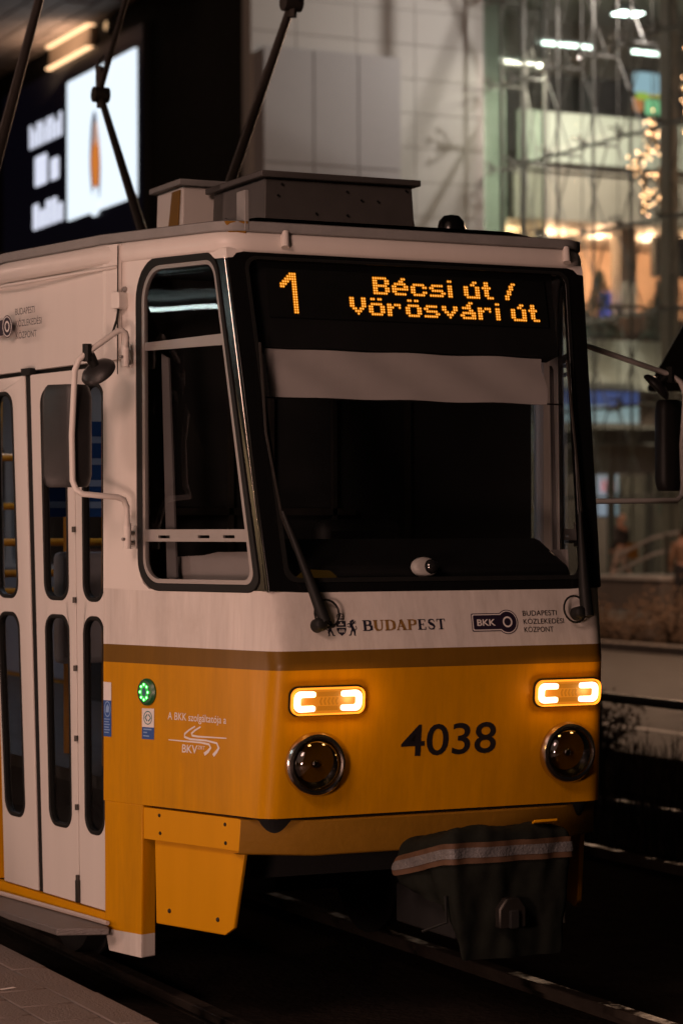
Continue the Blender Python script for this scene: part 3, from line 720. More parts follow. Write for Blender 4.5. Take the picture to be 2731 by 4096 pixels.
# roof: white cornice, grey gutter, grey top
def roofpath(z, off, r=.11, n=7):
    def half(s):
        hx, hy = fc(3.07, s)
        A = [Vector((-1.25, 13.9))] + [DL(q_, 3.09, 0).xy for q_ in (1.148, .9, .81, .6, .4, .2, 0)]; B = Vector((-hx, hy))
        q0 = B + (A[-1] - B).normalized() * r; q1 = B + Vector((1, 0)) * r
        L = A[:]
        for k in range(n + 1):
            t = k / n; L.append(q0 * (1 - t) ** 2 + B * 2 * t * (1 - t) + q1 * t * t)
        return L
    pts = half(-1) + [Vector((-l.x, l.y)) for l in reversed(half(1))]
    out = []
    for i, p in enumerate(pts):
        a = pts[max(i - 1, 0)]; b = pts[min(i + 1, len(pts) - 1)]; t = (b - a).normalized(); nn = Vector((t.y, -t.x))
        out.append(Vector((p.x + nn.x * off, p.y + nn.y * off, z)))
    return out
MB().sweep([roofpath(z, o) for z, o in ((3.058, -.02), (3.064, .004), (3.075, .012), (3.105, .014), (3.132, .006), (3.152, -.012), (3.162, -.035))]).build('cornice', M['white'], tram, smooth=40)
MB().sweep([roofpath(z, o) for z, o in ((3.150, -.006), (3.146, .006), (3.150, .010), (3.184, .010), (3.188, .002), (3.186, -.03))]).build('gutter', M['roofgrey'], tram, smooth=35)
rows = [roofpath(z, o) for z, o in ((3.176, -.01), (3.196, -.12), (3.235, -.30))]
mb = MB(); mb.sweep(rows); last = rows[-1]; n = len(last)
mb.add(last, [(i, i + 1, n - 2 - i, n - 1 - i) for i in range(n // 2 - 1)]); mb.build('roof', M['roofgrey'], tram, smooth=30)
# cornice fittings: brackets, spout, rain channels
for xx in (-.545, .76):
    m_ = MB(); m_.tube([Vector((xx, fc(3.07)[1] - .004, 3.150)), Vector((xx - .012, fc(3.07)[1] - .030, 3.085))], [.015, .017], 10); m_.build('roof_bracket', M['white'], tram, smooth=50)
MB().hexa([(-.775, .37, 3.135), (-.715, .345, 3.135), (-.715, .40, 3.135), (-.775, .42, 3.135), (-.80, .36, 3.185), (-.71, .33, 3.185), (-.71, .41, 3.185), (-.80, .43, 3.185)]).build('gutter_spout', M['brown'], tram, bevel=.004)
MB().box(-.725, -.705, .335, .42, 3.15, 3.31).build('roof_strap', M['roofgrey'], tram, bevel=.003)
# ---- roof boxes
def taperbox(name, x0, x1, y0, y1, z0, z1, e, m, lidm):
    b = MB().hexa([(x0 - e, y0 - e, z0), (x1 + e, y0 - e, z0), (x1 + e, y1, z0), (x0 - e, y1, z0), (x0, y0, z1), (x1, y0, z1), (x1, y1, z1), (x0, y1, z1)]).build(name, m, tram, bevel=.006)
    MB().box(x0 - .03, x1 + .03, y0 - .03, y1 + .03, z1, z1 + .028).build('lid', lidm, b, bevel=.005)
    return b
rb_ = taperbox('roof_box', -.335, .375, 1.02, 1.60, 3.20, 3.475, .012, M['boxgrey'], M['boxgrey'])
MB().hexa([(.388, 1.10, 3.2), (.46, 1.10, 3.2), (.46, 1.55, 3.2), (.388, 1.55, 3.2), (.380, 1.10, 3.46), (.40, 1.10, 3.44), (.40, 1.55, 3.44), (.380, 1.55, 3.46)]).build('box_cheek', M['white'], rb_, bevel=.004)
for (xx, zz) in ((-.28, 3.40), (.05, 3.435), (.05, 3.33), (.12, 3.40), (.20, 3.40), (.34, 3.455), (-.10, 3.33), (-.26, 3.45)):
    MB().lathe([(0, .004), (.005, .003), (.006, 0)], (xx, 1.012 - .012 * (3.475 - zz) / .27, zz), (0, -1, 0), 8).build('rivet', M['rubber'], rb_)
MB().box(-.36, -.345, 1.02, 1.6, 3.2, 3.29).build('side_flange', M['alu'], rb_)
rb2 = taperbox('roof_box', -.46, .30, 1.66, 1.98, 3.20, 3.515, .01, M['white'], M['roofgrey'])
MB().hexa([(-.4765, 1.70, 3.2), (-.4735, 1.70, 3.2), (-.4735, 1.84, 3.2), (-.4765, 1.84, 3.2), (-.4665, 1.68, 3.5), (-.4635, 1.68, 3.5), (-.4635, 1.78, 3.5), (-.4665, 1.78, 3.5)]).build('stain', M['brown'], rb2)
MB().lathe([(.062, 0), (.062, .03), (.055, .062), (.035, .085), (0, .092)], (.475, .84, 3.245), (0, 0, 1), 28).build('antenna_dome', M['black'], tram, smooth=50)
# ---- pantograph
pan = MB().box(-.85, .85, 4.2, 5.5, 3.30, 3.36).build('pantograph', M['panto'], tram)
for xx in (-.6, .6):
    for yy in (4.3, 5.4): MB().lathe([(.05, 0), (.07, .02), (.045, .04), (.07, .06), (.05, .09)], (xx, yy, 3.22), (0, 0, 1), 14).build('insulator', M['panto'], pan, smooth=40)
for s, xx in ((-1, -.64), (1, .72)):
    for yk, yb in ((3.07, 4.45), (6.02, 4.95)):
        MB().tube([(xx, yb, 3.36), (xx, yk, 4.73)], [.036, .022], 10).build('lower_arm', M['panto'], pan, smooth=60)
        kn = MB().tube([(xx - .05, yk, 4.74), (xx + .05, yk, 4.74)], .05, 12).build('knee_joint', M['steel'], pan, smooth=40)
        MB().tube([(xx, yk, 4.66), (xx, yk - (.02 if yk < 4 else -.02), 4.92)], .028, 8).build('knee_lug', M['steel'], kn)
        MB().tube([(xx, yk, 4.78), (xx * .9, 4.5, 6.1)], [.020, .016], 8).build('upper_arm', M['panto'], pan, smooth=60)
        lp = [(xx + .02, yk + .14 * math.sin(a), 4.86 + .13 * math.cos(a)) for a in [k * .45 for k in range(9)]]
        MB().tube(lp, .006, 5).build('shunt_cable', M['rubber'], pan)
MB().box(-.9, .9, 4.35, 4.65, 6.1, 6.15).build('collector_head', M['steel'], pan)
# cable trunk and small gear on the roof behind
for (x0, x1, y0, y1, z1) in ((-.95, -.45, 6.2, 7.4, 3.62), (-.40, .10, 6.7, 7.6, 3.82), (-.30, .0, 6.9, 7.2, 4.0), (.15, .55, 6.6, 7.6, 3.68), (-.95, -.70, 3.0, 4.0, 3.34), (-.9, .2, 8.4, 9.4, 3.75), (.25, .7, 8.2, 9.0, 3.9)):
    MB().box(x0, x1, y0, y1, 3.2, z1).build('roof_gear', M['under'], tram, bevel=.02)
# ---- mirrors
def mirror(s, arm, ridge, label=None):
    P_ = lambda p: Vector((p[0] * (-s), p[1], p[2]))
    mr = MB().tube([P_(p) for p in arm], .0125, 10).build('mirror_arm', M['white'], tram, smooth=60)
    for p, z in ((arm[0], 2.70), (arm[-1], 1.95)):
        q = P_(p)
        MB().tube([q + Vector((0, 0, .03)), q + Vector((0, 0, -.075))], .017, 10).build('arm_socket', M['white'], mr, smooth=60)
        wq = SC(s)(.20, q.z, 0.0)
        MB().tube([q + Vector((0, 0, -.01)), wq + Vector((0, 0, -.01))], .010, 8).build('arm_bracket', M['white'], mr)
        MB().tube([q + Vector((0, 0, -.05)), wq + Vector((0, 0, -.05))], .010, 8).build('arm_bracket', M['white'], mr)
        MB().panel(SC(s), [(.19, q.z - .075), (.225, q.z - .075), (.225, q.z + .02), (.19, q.z + .02)], t=.01, w=.008).build('bracket_plate', M['white'], mr, bevel=.003)
        MB().lathe([(0, .03), (.006, .028), (.008, .0)], q + Vector((-.0, 0, -.035)), Vector((-1 * (-s), 0, 0)) if False else Vector((s, -.4, 0)), 8).build('clamp_screw', M['alu'], mr)
    A, Rg, B = ridge
    z0, z1 = 2.131, 2.548
    bk = [(A[0] + .035, A[1] + .035), (B[0] + .02, B[1] + .05)]
    pl_ = [A, Rg, B, bk[1], bk[0]]
    mb = MB(); rows = []
    for z, k in ((z0, .80), (z0 + .012, .90), (z0 + .05, 1.0), ((z0 + z1) / 2, 1.0), (z1 - .05, 1.0), (z1 - .012, .90), (z1, .80)):
        cx = sum(p[0] for p in pl_) / 5; cy = sum(p[1] for p in pl_) / 5
        rr = rpoly(pl_, [.02, .035, .02, .01, .01], 3)
        rows.append([P_((cx + (p[0] - cx) * k, cy + (p[1] - cy) * k, z)) for p in rr])
    mb.sweep(rows, True); n = len(rows[0]); mb.add(rows[0], [tuple(range(n))]); mb.add(rows[-1], [tuple(range(n))])
    hs = mb.build('mirror_housing', M['darkplastic'], mr, smooth=35)
    # clamp on the arm
    vm = P_(arm[5]); MB().tube([vm + Vector((0, 0, .035)), vm + Vector((0, 0, -.035))], .019, 10).build('arm_clamp', M['rubber'], mr)
    # small wide-angle mirror
    c = P_(ridge_small[s]); 
    ax = Vector((.62 * -s if s > 0 else .62, .35, -.70)).normalized() if s < 0 else Vector((-.62, .35, -.70)).normalized()
    m2 = MB(); m2.lathe([(0, -.032), (.035, -.028), (.066, -.014), (.076, 0), (.074, .010), (0, .012)], c, ax, 26)
    sm = m2.build('wide_angle_mirror', M['darkplastic'], mr, smooth=50)
    cl = P_(small_clamp[s]); MB().tube([cl, cl.lerp(c, .55), c], [.024, .02, .016], 10).build('mirror_clamp', M['rubber'], mr, smooth=50)
armL = [(-1.06, .793, 2.699), (-1.066, .765, 2.738), (-1.075, .752, 2.758), (-1.092, .749, 2.768), (-1.11, .749, 2.765), (-1.25, .723, 2.671), (-1.285, .724, 2.640), (-1.30, .728, 2.599), (-1.30, .766, 2.338), (-1.30, .757, 2.154), (-1.292, .738, 2.118), (-1.27, .721, 2.101), (-1.12, .725, 2.089), (-1.09, .732, 2.078), (-1.075, .74, 2.049), (-1.065, .763, 1.954)]
armL[5:5] = []
ridge_small = {-1: (-1.196, .742, 2.597), 1: (-1.47, .742, 2.60)}
small_clamp = {-1: (-1.237, .733, 2.662), 1: (-1.53, .733, 2.66)}
mirror(-1, armL, [(-1.385, .905), (-1.293, .775), (-1.205, .800)])
ex = .28
armR = [(x_ - (.03 if 5 <= i <= 11 else 0), y_, z_) for i, (x_, y_, z_) in enumerate([(-1.06, .793, 2.699), (-1.066, .765, 2.738), (-1.075, .752, 2.765), (-1.092, .749, 2.775), (-1.13, .749, 2.768), (-1.50, .723, 2.655), (-1.555, .724, 2.625), (-1.585, .728, 2.57), (-1.59, .766, 2.338), (-1.59, .757, 2.154), (-1.57, .738, 2.105), (-1.53, .721, 2.085), (-1.12, .725, 2.080), (-1.09, .732, 2.07), (-1.075, .74, 2.04), (-1.065, .763, 1.954)])]
mirror(1, armR, [(-1.72, .905), (-1.625, .785), (-1.545, .80)])
# box with cable above the mirror on the platform side
jb = MB().panel(CL, rrect(.135, .205, 2.868, 2.935, .012, 3), t=.05, w=.05).build('junction_box', M['white'], tram, bevel=.004)
MB().tube([CL(.17, 2.87, .03), CL(.16, 2.82, .035), CL(.145, 2.765, .05)], .005, 6).build('cable', M['rubber'], jb)
for u in (.145, .185): MB().lathe([(0, .012), (.010, .010), (.012, 0)], CL(u, 2.950, 0), CL(u, 2.95, 1) - CL(u, 2.95, 0), 10).build('box_screw', M['alu'], jb)
# ---- logo above the doors
lg2 = MB().panel(DL, circ(.800, 2.861, .046, .050), w=.003).build('operator_logo', M['violet'], tram)
MB().ring(DL, circ(.800, 2.861, .041, .0455), circ(.800, 2.861, .036, .041), w=.004).build('logo_border', M['print'], lg2)
MB().ring(DL, circ(.800, 2.861, .022, .025), circ(.800, 2.861, .014, .017), w=.004).build('logo_ring', M['print'], lg2)
MB().panel(DL, [(.84, 2.825), (1.0, 2.825), (1.0, 2.893), (.84, 2.893)], w=.003).build('logo_tail', M['violet'], lg2)
DLm = lambda u, v, w=0: DL(-u, v, w)
for t_, a, b, z in (("BUDAPESTI", -.725, -.555, 2.905), ("KÖZLEKEDÉSI", -.725, -.500, 2.853), ("KÖZPONT", -.725, -.545, 2.800)):
    text(t_, DLm, a, b, z, z + (.036 if 'Ö' in t_ else .029), M['ink'], 'operator_name', tram, w=.003)

# ---- coupler under a canvas cover
def cover_row(z, xl, xr, yf, yl, yr, wob):
    # path: back left -> front left corner -> front right corner -> back right
    c = [Vector((xl - .01, yl)), Vector((xl, yf)), Vector((xr, yf)), Vector((xr + .01, yr))]
    pts = []
    for k in range(9): pts.append(c[0].lerp(c[1], k / 9))
    for k in range(17): pts.append(c[1].lerp(c[2], .02 + .96 * k / 16))
    for k in range(1, 10): pts.append(c[2].lerp(c[3], k / 9))
    out = []
    for i, p in enumerate(pts):
        w_ = wob * (math.sin(i * .9 + z * 7) + .7 * math.sin(i * 2.1 - z * 13))
        out.append(Vector((p.x + (w_ if i < 9 or i > 25 else w_ * .3), p.y + (w_ if 8 < i < 26 else w_ * .3), z)))
    return out
rows = []
for z, xl, xr, yf, g_ in ((.31, -.165, .315, -.385, .008), (.42, -.17, .32, -.39, .008), (.54, -.18, .325, -.395, .009), (.64, -.19, .335, -.40, .009), (.72, -.20, .342, -.405, .006), (.765, -.198, .342, -.40, .006), (.800, -.185, .333, -.375, .006), (.822, -.15, .31, -.33, .004), (.832, -.10, .26, -.25, .003)):
    rows.append(cover_row(z, xl, xr, yf, .03, .03, g_))
# lower edge of the side flaps hangs higher than the front
for r_ in range(3):
    for i in list(range(0, 9)) + list(range(26, 35)):
        f = (8 - i) / 8 if i < 9 else (i - 26) / 8
        rows[r_][i].z += (.545 - rows[r_][i].z) * min(1, .75 + .25 * f) * (1 if r_ < 2 else 1) + r_ * .004
# the top sinks towards the bumper
for r_ in rows[4:]:
    for i, p in enumerate(r_):
        f = max(0, (p.y + .38) / .42); p.z -= .10 * f
cv = MB(); cv.sweep(rows); cv.add(rows[-1], [tuple(range(len(rows[-1])))])
cvo = cv.build('coupler_cover', M['canvas'], tram, smooth=180)
fold = bpy.data.textures.new('folds', 'CLOUDS'); fold.noise_scale = .11; fold.noise_depth = 1
def drape(o):
    m = o.modifiers.new('sub', 'SUBSURF'); m.levels = 2; m.render_levels = 2
    m = o.modifiers.new('folds', 'DISPLACE'); m.texture = fold; m.texture_coords = 'GLOBAL'; m.strength = .036; m.mid_level = .5
drape(cvo)
def band(z0, z1, off, name, m):
    ra = []
    for z in (z0, z1):
        r = cover_row(z, -.20 - off, .342 + off, -.405 - off, .03, .03, .006)
        for p in r: p.z -= .10 * max(0, (p.y + .38) / .42)
        ra.append(r)
    drape(MB().sweep(ra).build(name, m, cvo, smooth=180))
band(.682, .762, .007, 'cover_band', M['orangeband']); band(.704, .742, .010, 'reflective_strip', M['reflex'])
kb_ = MB(); kb_.panel(lambda u, v, w: Vector((.05 + u, -.405 - w, .485 + v)), [(-.06, -.055), (.06, -.055), (.06, .02), (.03, .06), (-.03, .06), (-.06, .02)], t=.04, w=.035)
kbo = kb_.build('socket_box', M['steel'], cvo, bevel=.008)
MB().box(.03, .07, -.455, -.437, .43, .50).build('socket_flap', M['under'], kbo, bevel=.005)
MB().panel(lambda u, v, w: Vector((u, -.37 + v * 1.0, .826 - v * .25 + w)), [(.17, -.02), (.27, -.03), (.30, .02), (.295, .14), (.22, .10)], t=.01, w=.0).build('cover_patch', M['yellow'], cvo, bevel=.003)
MB().tube([(-.20, -.36, .56), (-.20, -.37, .46), (-.27, -.30, .42)], .006, 6).build('cover_cord', M['rubber'], cvo)
MB().hexa([(-.08, -.2, .36), (.12, -.2, .36), (.12, .3, .36), (-.08, .3, .36), (-.08, -.2, .52), (.12, -.2, .52), (.12, .3, .52), (-.08, .3, .52)]).build('coupler', M['under'], tram, bevel=.01)
# ---- underframe, wheels
MB().box(-.66, .66, .45, 13.8, .55, .80).build('underframe', M['under'], tram)
MB().box(-.9, .9, 1.9, 4.4, .25, .55).build('bogie', M['under'], tram, bevel=.04)
MB().box(-.9, .9, 9.2, 11.7, .25, .55).build('bogie', M['under'], tram, bevel=.04)
for yy in (2.2, 4.1, 9.5, 11.4):
    for xx in (-.755, .755):
        MB().lathe([(0, -.06), (.34, -.06), (.36, -.05), (.36, -.035), (.34, -.03), (.335, .06), (.28, .065), (.2, .03), (0, .03)], (xx, yy, .342), (1 if xx > 0 else -1, 0, 0), 32).build('wheel', M['under'], tram, smooth=30)
# ---- interior
MB().box(-.99, .99, 1.08, 13.8, .845, .90).build('floor', M['floorin'], tram)
MB().hexa([(-.72, .35, .85), (.72, .35, .85), (.98, 1.07, .85), (-.98, 1.07, .85), (-.72, .35, .89), (.72, .35, .89), (.98, 1.07, .89), (-.98, 1.07, .89)]).build('cab_floor', M['floorin'], tram)
MB().box(-1.0, 1.0, 1.40, 13.8, 3.02, 3.05).build('ceiling', M['wallin'], tram)
MB().hexa([(-.72, .48, 3.06), (.72, .48, 3.06), (.96, 1.39, 3.06), (-.96, 1.39, 3.06), (-.72, .48, 3.09), (.72, .48, 3.09), (.96, 1.39, 3.09), (-.96, 1.39, 3.09)]).build('cab_ceiling', M['cabin'], tram)
dbd = MB(); dbd.hexa([(-.70, .10, 1.45), (.70, .10, 1.45), (.80, .50, 1.45), (-.80, .50, 1.45), (-.66, .14, 1.80), (.66, .14, 1.80), (.66, .42, 1.93), (-.66, .42, 1.93)])
dbd.build('dashboard', M['cabin'], tram, bevel=.03)
MB().panel(SF, rpoly([(-.615, 1.772), (-.43, 1.772), (-.46, 1.80), (-.57, 1.806)], .008, 3), t=.004, w=-.03).build('dashboard_glow', emit('dash_glow', (1.0, .45, .05), .02, (.01, .006, .002)), tram)  # amber glowing patch paints the orange reflection low in the windscreen
cpw = MB().box(-1.0, 1.0, 1.06, 1.09, .9, 3.02).build('cab_partition', M['cabin'], tram)
for xx in (-.49, -.30, .0, .36): MB().box(xx - .010, xx + .010, 1.03, 1.055, 1.2, 2.95).build('mullion', M['steel'], cpw)
MB().box(-.95, .1, 1.03, 1.05, 2.02, 2.05).build('mullion', M['steel'], cpw)
for s in (-1, 1): MB().panel(SC(s), [(.29, 1.752), (.90, 1.752), (.90, 1.872), (.60, 1.868), (.52, 1.855), (.29, 1.845)], t=.01, w=-.11).build('pane_reflection', mat('pane_reflection', (.34, .31, .30), .8, var=.15), tram)  # pale panel behind the lower pane imitates a reflection in the glass
# driver's seat
ds = MB().box(-.18, .22, .80, .92, 1.35, 2.0).build('driver_seat', M['cabin'], tram, bevel=.05)
MB().box(-.20, .24, .50, .88, 1.25, 1.38).build('cushion', M['cabin'], ds, bevel=.04)
# white curtain strip and grab rail beside the cab window
for s in (-1, 1): MB().panel(SC(s), [(.335, 1.76), (.395, 1.76), (.415, 2.66), (.365, 2.68)], t=.01, w=-.06).build('window_curtain', M['curtain'], tram)
for (x_, y_) in ((-.80, 1.75), (-.74, 2.45), (-.50, 2.95), (-.62, 3.9), (.35, 2.6), (.35, 4.0), (-.2, 4.6)): MB().tube([(x_, y_, .9), (x_, y_, 3.02)], .019, 8).build('grab_pole', M['handrail'], tram, smooth=60)
for y_, z_ in ((3.2, 2.33), (3.2, 1.90), (3.4, 1.74), (4.6, 2.1), (4.4, 1.62)): MB().tube([(-.95, y_, z_), (.1, y_ + .2, z_)], .02, 8).build('grab_rail', M['handrail'], tram, smooth=60)
gb = [(-.55 + .0 * k, 1.65 + .12 * math.sin(k * .26), 1.30 + .55 * k / 12) for k in range(13)]
MB().tube(gb, .02, 8).build('grab_rail', M['handrail'], tram, smooth=60)
for yy in (2.4, 3.2, 4.0, 4.8, 5.6):
    for xx in (.55,):
        st_ = MB().box(xx, xx + .42, yy, yy + .40, 1.30, 1.36).build('passenger_seat', M['seatred'], tram, bevel=.03)
        MB().box(xx, xx + .42, yy + .38, yy + .43, 1.32, 1.85).build('backrest', M['seatred'], st_, bevel=.02)
        MB().box(xx + .05, xx + .37, yy + .1, yy + .3, .9, 1.3).build('seat_stand', M['under'], st_)
nb = MB().box(-.99, -.55, 2.05, 2.08, 2.02, 2.46).build('notice_board', M['blue'], tram)
for q in range(4): MB().box(-.97, -.60, 2.04, 2.047, 2.06 + q * .1, 2.09 + q * .1).build('notice_line', M['bluelight'], nb)
MB().panel(DR, [(1.15, .9), (12.9, .9), (12.9, 1.69), (1.15, 1.69)], t=.01, w=-.06).build('side_lining', M['wallin'], tram)
cnv = MB().box(-.96, -.62, 1.95, 2.03, 1.35, 1.86).build('ticket_cabinet', M['wallin'], tram, bevel=.03)
M['addedlamp'] = emit('added_interior_lamp', (.72, .80, 1.0), 9.0)
for yy in (2.2, 4.2, 6.2, 8.2): MB().box(-.6, -.45, yy, yy + 1.4, 3.0, 3.018).build('added_ceiling_lamp', M['addedlamp'], tram)  # lamps added to brighten the inside seen through the door windows

# ------------------------------------------------------------------ street and platform lamps (out of frame; some known by reflections, others added as light)
M['lampcase'] = mat('lamp_case', (.10, .10, .10), .4, metal=.5)
def street_lamp(loc, head, energy, col, label, rad=.12, est=40):
    t = empty('street_lamp', loc, label, 'street lamp', 'street lamps')
    x, y, z = loc; hx, hy, hz = head
    MB().tube([(x, y, z), (x, y, hz - .3), (x + (hx - x) * .4, y + (hy - y) * .4, hz + .05), (hx, hy, hz + .06)], [.07, .05, .04, .035], 12).build('pole', M['lampcase'], t, smooth=50)
    MB().lathe([(0, .10), (.10, .09), (.20, .03), (.21, 0), (.19, 0)], (hx, hy, hz), (0, 0, 1), 24).build('lamp_head', M['lampcase'], t, smooth=50)
    MB().lathe([(.17, .0), (.12, -.05), (0, -.07)], (hx, hy, hz - .005), (0, 0, 1), 20).build('lamp_glass', emit('lamp_glass', col, est), t, smooth=60)
    l = bpy.data.lights.new('lamp_bulb', 'POINT'); l.energy = energy; l.color = col; l.shadow_soft_size = rad
    o = bpy.data.objects.new('lamp_bulb', l); COL.objects.link(o); o.location = (hx, hy, hz - .22); put(o, t)
KEY = (1.0, .60, .475)
street_lamp((-6.6, -3.4, .2), (-5.7, -3.5, 5.5), 600, KEY, 'street lamp on the platform to the left of the tram nose', .95)
sheet('pavement', -90, -9.0, -60, 90, .10, M['paving'], .1)
street_lamp((-28.6, 14.2, .1), (-27.7, 14.2, 4.2), 600, (1.0, .62, .30), 'far amber street lamp beyond the platform', .25, 60)
street_lamp((-9.0, 13.0, .2), (-8.0, 12.6, 6.0), 350, KEY, 'street lamp farther back on the platform', .3)
street_lamp((19.4, 24.0, 0), (18.0, 24.0, 8.0), 3000, (1.0, .58, .36), 'added street lamp out of view in the planting strip beyond the road', .3)  # lamp added out of view to light the road and hedge
def bollard(x, y, en, label):  # bollards added out of view as low key light for the tram
    t = empty('added_bollard_lamp', (x, y, .2), label, 'bollard lamp', 'added bollard lamps on the platform')
    MB().tube([(x, y, .2), (x, y, .95)], .07, 14).build('post', M['lampcase'], t, smooth=50)
    MB().lathe([(0, .06), (.075, .05), (.09, 0)], (x, y, 1.25), (0, 0, 1), 18).build('cap', M['lampcase'], t, smooth=50)
    MB().tube([(x, y, .95), (x, y, 1.25)], .055, 14).build('lamp_glass', emit('added_bollard_glass', KEY, 14), t, smooth=60)
    l = bpy.data.lights.new('lamp_bulb', 'POINT'); l.energy = en; l.color = KEY; l.shadow_soft_size = .30
    o = bpy.data.objects.new('lamp_bulb', l); COL.objects.link(o); o.location = (x + .42, y, 1.12); put(o, t)
bollard(-4.7, -3.3, 305, 'added bollard lamp out of view on the platform, left of the tram nose')
bollard(-4.9, 1.4, 70, 'added bollard lamp out of view on the platform opposite the tram door')
# platform shelter with a cold LED tube
sh_ = empty('platform_shelter', (-4.9, 1.6, .2), 'platform shelter roof with a cold white tube lamp', 'shelter')
for yy in (.2, 3.6): MB().tube([(-5.3, yy, .2), (-5.3, yy, 3.5)], .05, 10).build('post', M['lampcase'], sh_)
MB().box(-6.2, -4.2, -.1, 3.9, 3.5, 3.58).build('roof', M['lampcase'], sh_)
MB().box(-4.60, -4.565, .7, 3.1, 3.44, 3.46).build('tube_lamp', emit('tube_lamp', (.82, 1.0, .96), 26), sh_)

# ------------------------------------------------------------------ guard tube, weeds, road sign
gf = empty('guard_rail', (5.0, 6, -.04), 'low steel guard tube on posts between track and road', 'fence')
MB().tube([(5.0, -6, .72), (5.0, 40, .72)], .034, 10).build('top_tube', M['steel'], gf, smooth=60)
for k in range(12): MB().tube([(5.0, -5 + 4 * k, -.1), (5.0, -5 + 4 * k, .70)], .028, 8).build('post', M['steel'], gf, smooth=60)
gm = MB()
for k in range(15000):
    q_ = random.random(); x_ = random.uniform(5.1, 7.1) if q_ < .5 else (random.uniform(3.5, 4.72) if q_ < .85 else random.uniform(3.5, 4.72)); y_ = random.uniform(-1, 26)
    h_ = random.uniform(.06, .30) * (1 if x_ > 3.4 else .35) * (1.3 if x_ > 5 and random.random() < .15 else 1); a_ = random.uniform(0, 6.28); l_ = random.uniform(.1, .6) * h_
    dx, dy = math.cos(a_), math.sin(a_); wd = .006
    b0 = Vector((x_, y_, -.06)); tp = b0 + Vector((dx * l_, dy * l_, h_)); md = b0 + Vector((dx * l_ * .35, dy * l_ * .35, h_ * .6)); sd_ = Vector((-dy, dx, 0)) * wd
    gm.add([b0 - sd_, b0 + sd_, md + sd_ * .7, md - sd_ * .7, tp], [(0, 1, 2, 3), (3, 2, 4)])
tag(gm.build('weeds', M['weed']), 'dry weeds and grass on the verge beside the tracks', 'weeds', kind='stuff')
def shrub(loc, h, rad, label, n, m, grp=None, seed=1, leaf=.05):
    rnd = random.Random(seed)
    t = empty('shrub', loc, label, 'shrub', grp)
    st_ = MB(); lf = MB(); o = Vector(loc)
    for k in range(9):
        a = rnd.uniform(0, 6.28); e = o + Vector((math.cos(a) * rad * rnd.uniform(.2, .9), math.sin(a) * rad * rnd.uniform(.2, .9), h * rnd.uniform(.55, 1)))
        mid = o.lerp(e, .5) + Vector((rnd.uniform(-.1, .1), rnd.uniform(-.1, .1), .05)) * rad
        st_.tube([o, mid, e], [.02 * h, .012 * h, .004 * h], 5)
        for q in range(n // 9):
            t_ = rnd.uniform(.3, 1.05); p = o.lerp(e, t_) + Vector([rnd.gauss(0, .13 * rad * 1.6) for _ in range(3)])
            v1 = Vector([rnd.gauss(0, 1) for _ in range(3)]).normalized() * leaf * rnd.uniform(.6, 1.3); v2 = v1.orthogonal().normalized() * leaf * .45
            lf.add([p, p + v1 * .5 + v2, p + v1, p + v1 * .5 - v2], [(0, 1, 2, 3)])
    st_.build('stem', M['twig'], t); lf.build('foliage', m, t)
shrub((6.35, 9.5, -.05), .75, .42, 'dark leafy bush beside the guard tube right of the tram', 700, M['foliage'], seed=3)
shrub((7.0, 10.2, -.05), .5, .4, 'low dry bush on the verge behind the leafy bush', 500, M['dryleaf'], seed=4)
hg = empty('hedge', (18.5, 26, 0), 'bare brown hedge in the planting strip beyond the road', 'hedge')
lf, st_ = MB(), MB(); rnd = random.Random(9)
for k in range(16):
    y_ = 18.5 + k * .95; o_ = Vector((18.3 + rnd.uniform(-.2, .5), y_, 0)); hh = rnd.uniform(.5, .85)
    for j in range(7):
        a_ = rnd.uniform(0, 6.28); e_ = o_ + Vector((math.cos(a_) * .5, math.sin(a_) * .55, hh * rnd.uniform(.6, 1.1))); st_.tube([o_, o_.lerp(e_, .6) + Vector((0, 0, .05)), e_], [.018, .012, .005], 4)
        for q in range(95):
            p = o_.lerp(e_, rnd.uniform(.2, 1.1)) + Vector([rnd.gauss(0, .14) for _ in range(3)]); v1 = Vector([rnd.gauss(0, 1) for _ in range(3)]).normalized() * rnd.uniform(.04, .09); v2 = v1.orthogonal().normalized() * .025
            lf.add([p, p + v1 * .5 + v2, p + v1, p + v1 * .5 - v2], [(0, 1, 2, 3)])
st_.build('stems', M['twig'], hg); tag(lf.build('foliage', M['dryleaf'], hg), kind='stuff')
gs = empty('tall_grass', (4.45, 3.95, -.06), 'tall dry grass stalk arching in front of the guard tube', 'grass')
MB().tube([(4.45, 3.95, -.06), (4.40, 4.10, .45), (4.30, 4.35, .95), (4.22, 4.55, 1.12)], [.006, .005, .004, .002], 5).build('stem', M['twig'], gs)
MB().tube([(4.45, 3.95, .40), (4.32, 4.25, .62), (4.20, 4.55, .66), (4.14, 4.75, .55)], [.005, .004, .003, .001], 5).build('leaf', M['twig'], gs)
# triangular road sign seen from the back
sg = empty('road_sign', (3.52, 3.17, -.06), 'dark back of a triangular road sign at the right edge', 'sign')
Rv = Vector((math.cos(YAW), -math.sin(YAW), 0))
Sg = lambda u, v, w=0: Vector((3.52, 3.17, 0)) + Rv * u + Vector((0, 0, 1)) * v + Vector((-math.sin(YAW), -math.cos(YAW), 0)) * w
MB().panel(Sg, rpoly([(-.47, 2.76), (.47, 2.76), (0, 3.58)], .04, 5), t=.02).build('sign_plate', M['black'], sg, bevel=.004)
MB().tube([Sg(0, -.06, -.06), Sg(0, 3.5, -.06)], .03, 10).build('post', M['lampcase'], sg, smooth=60)

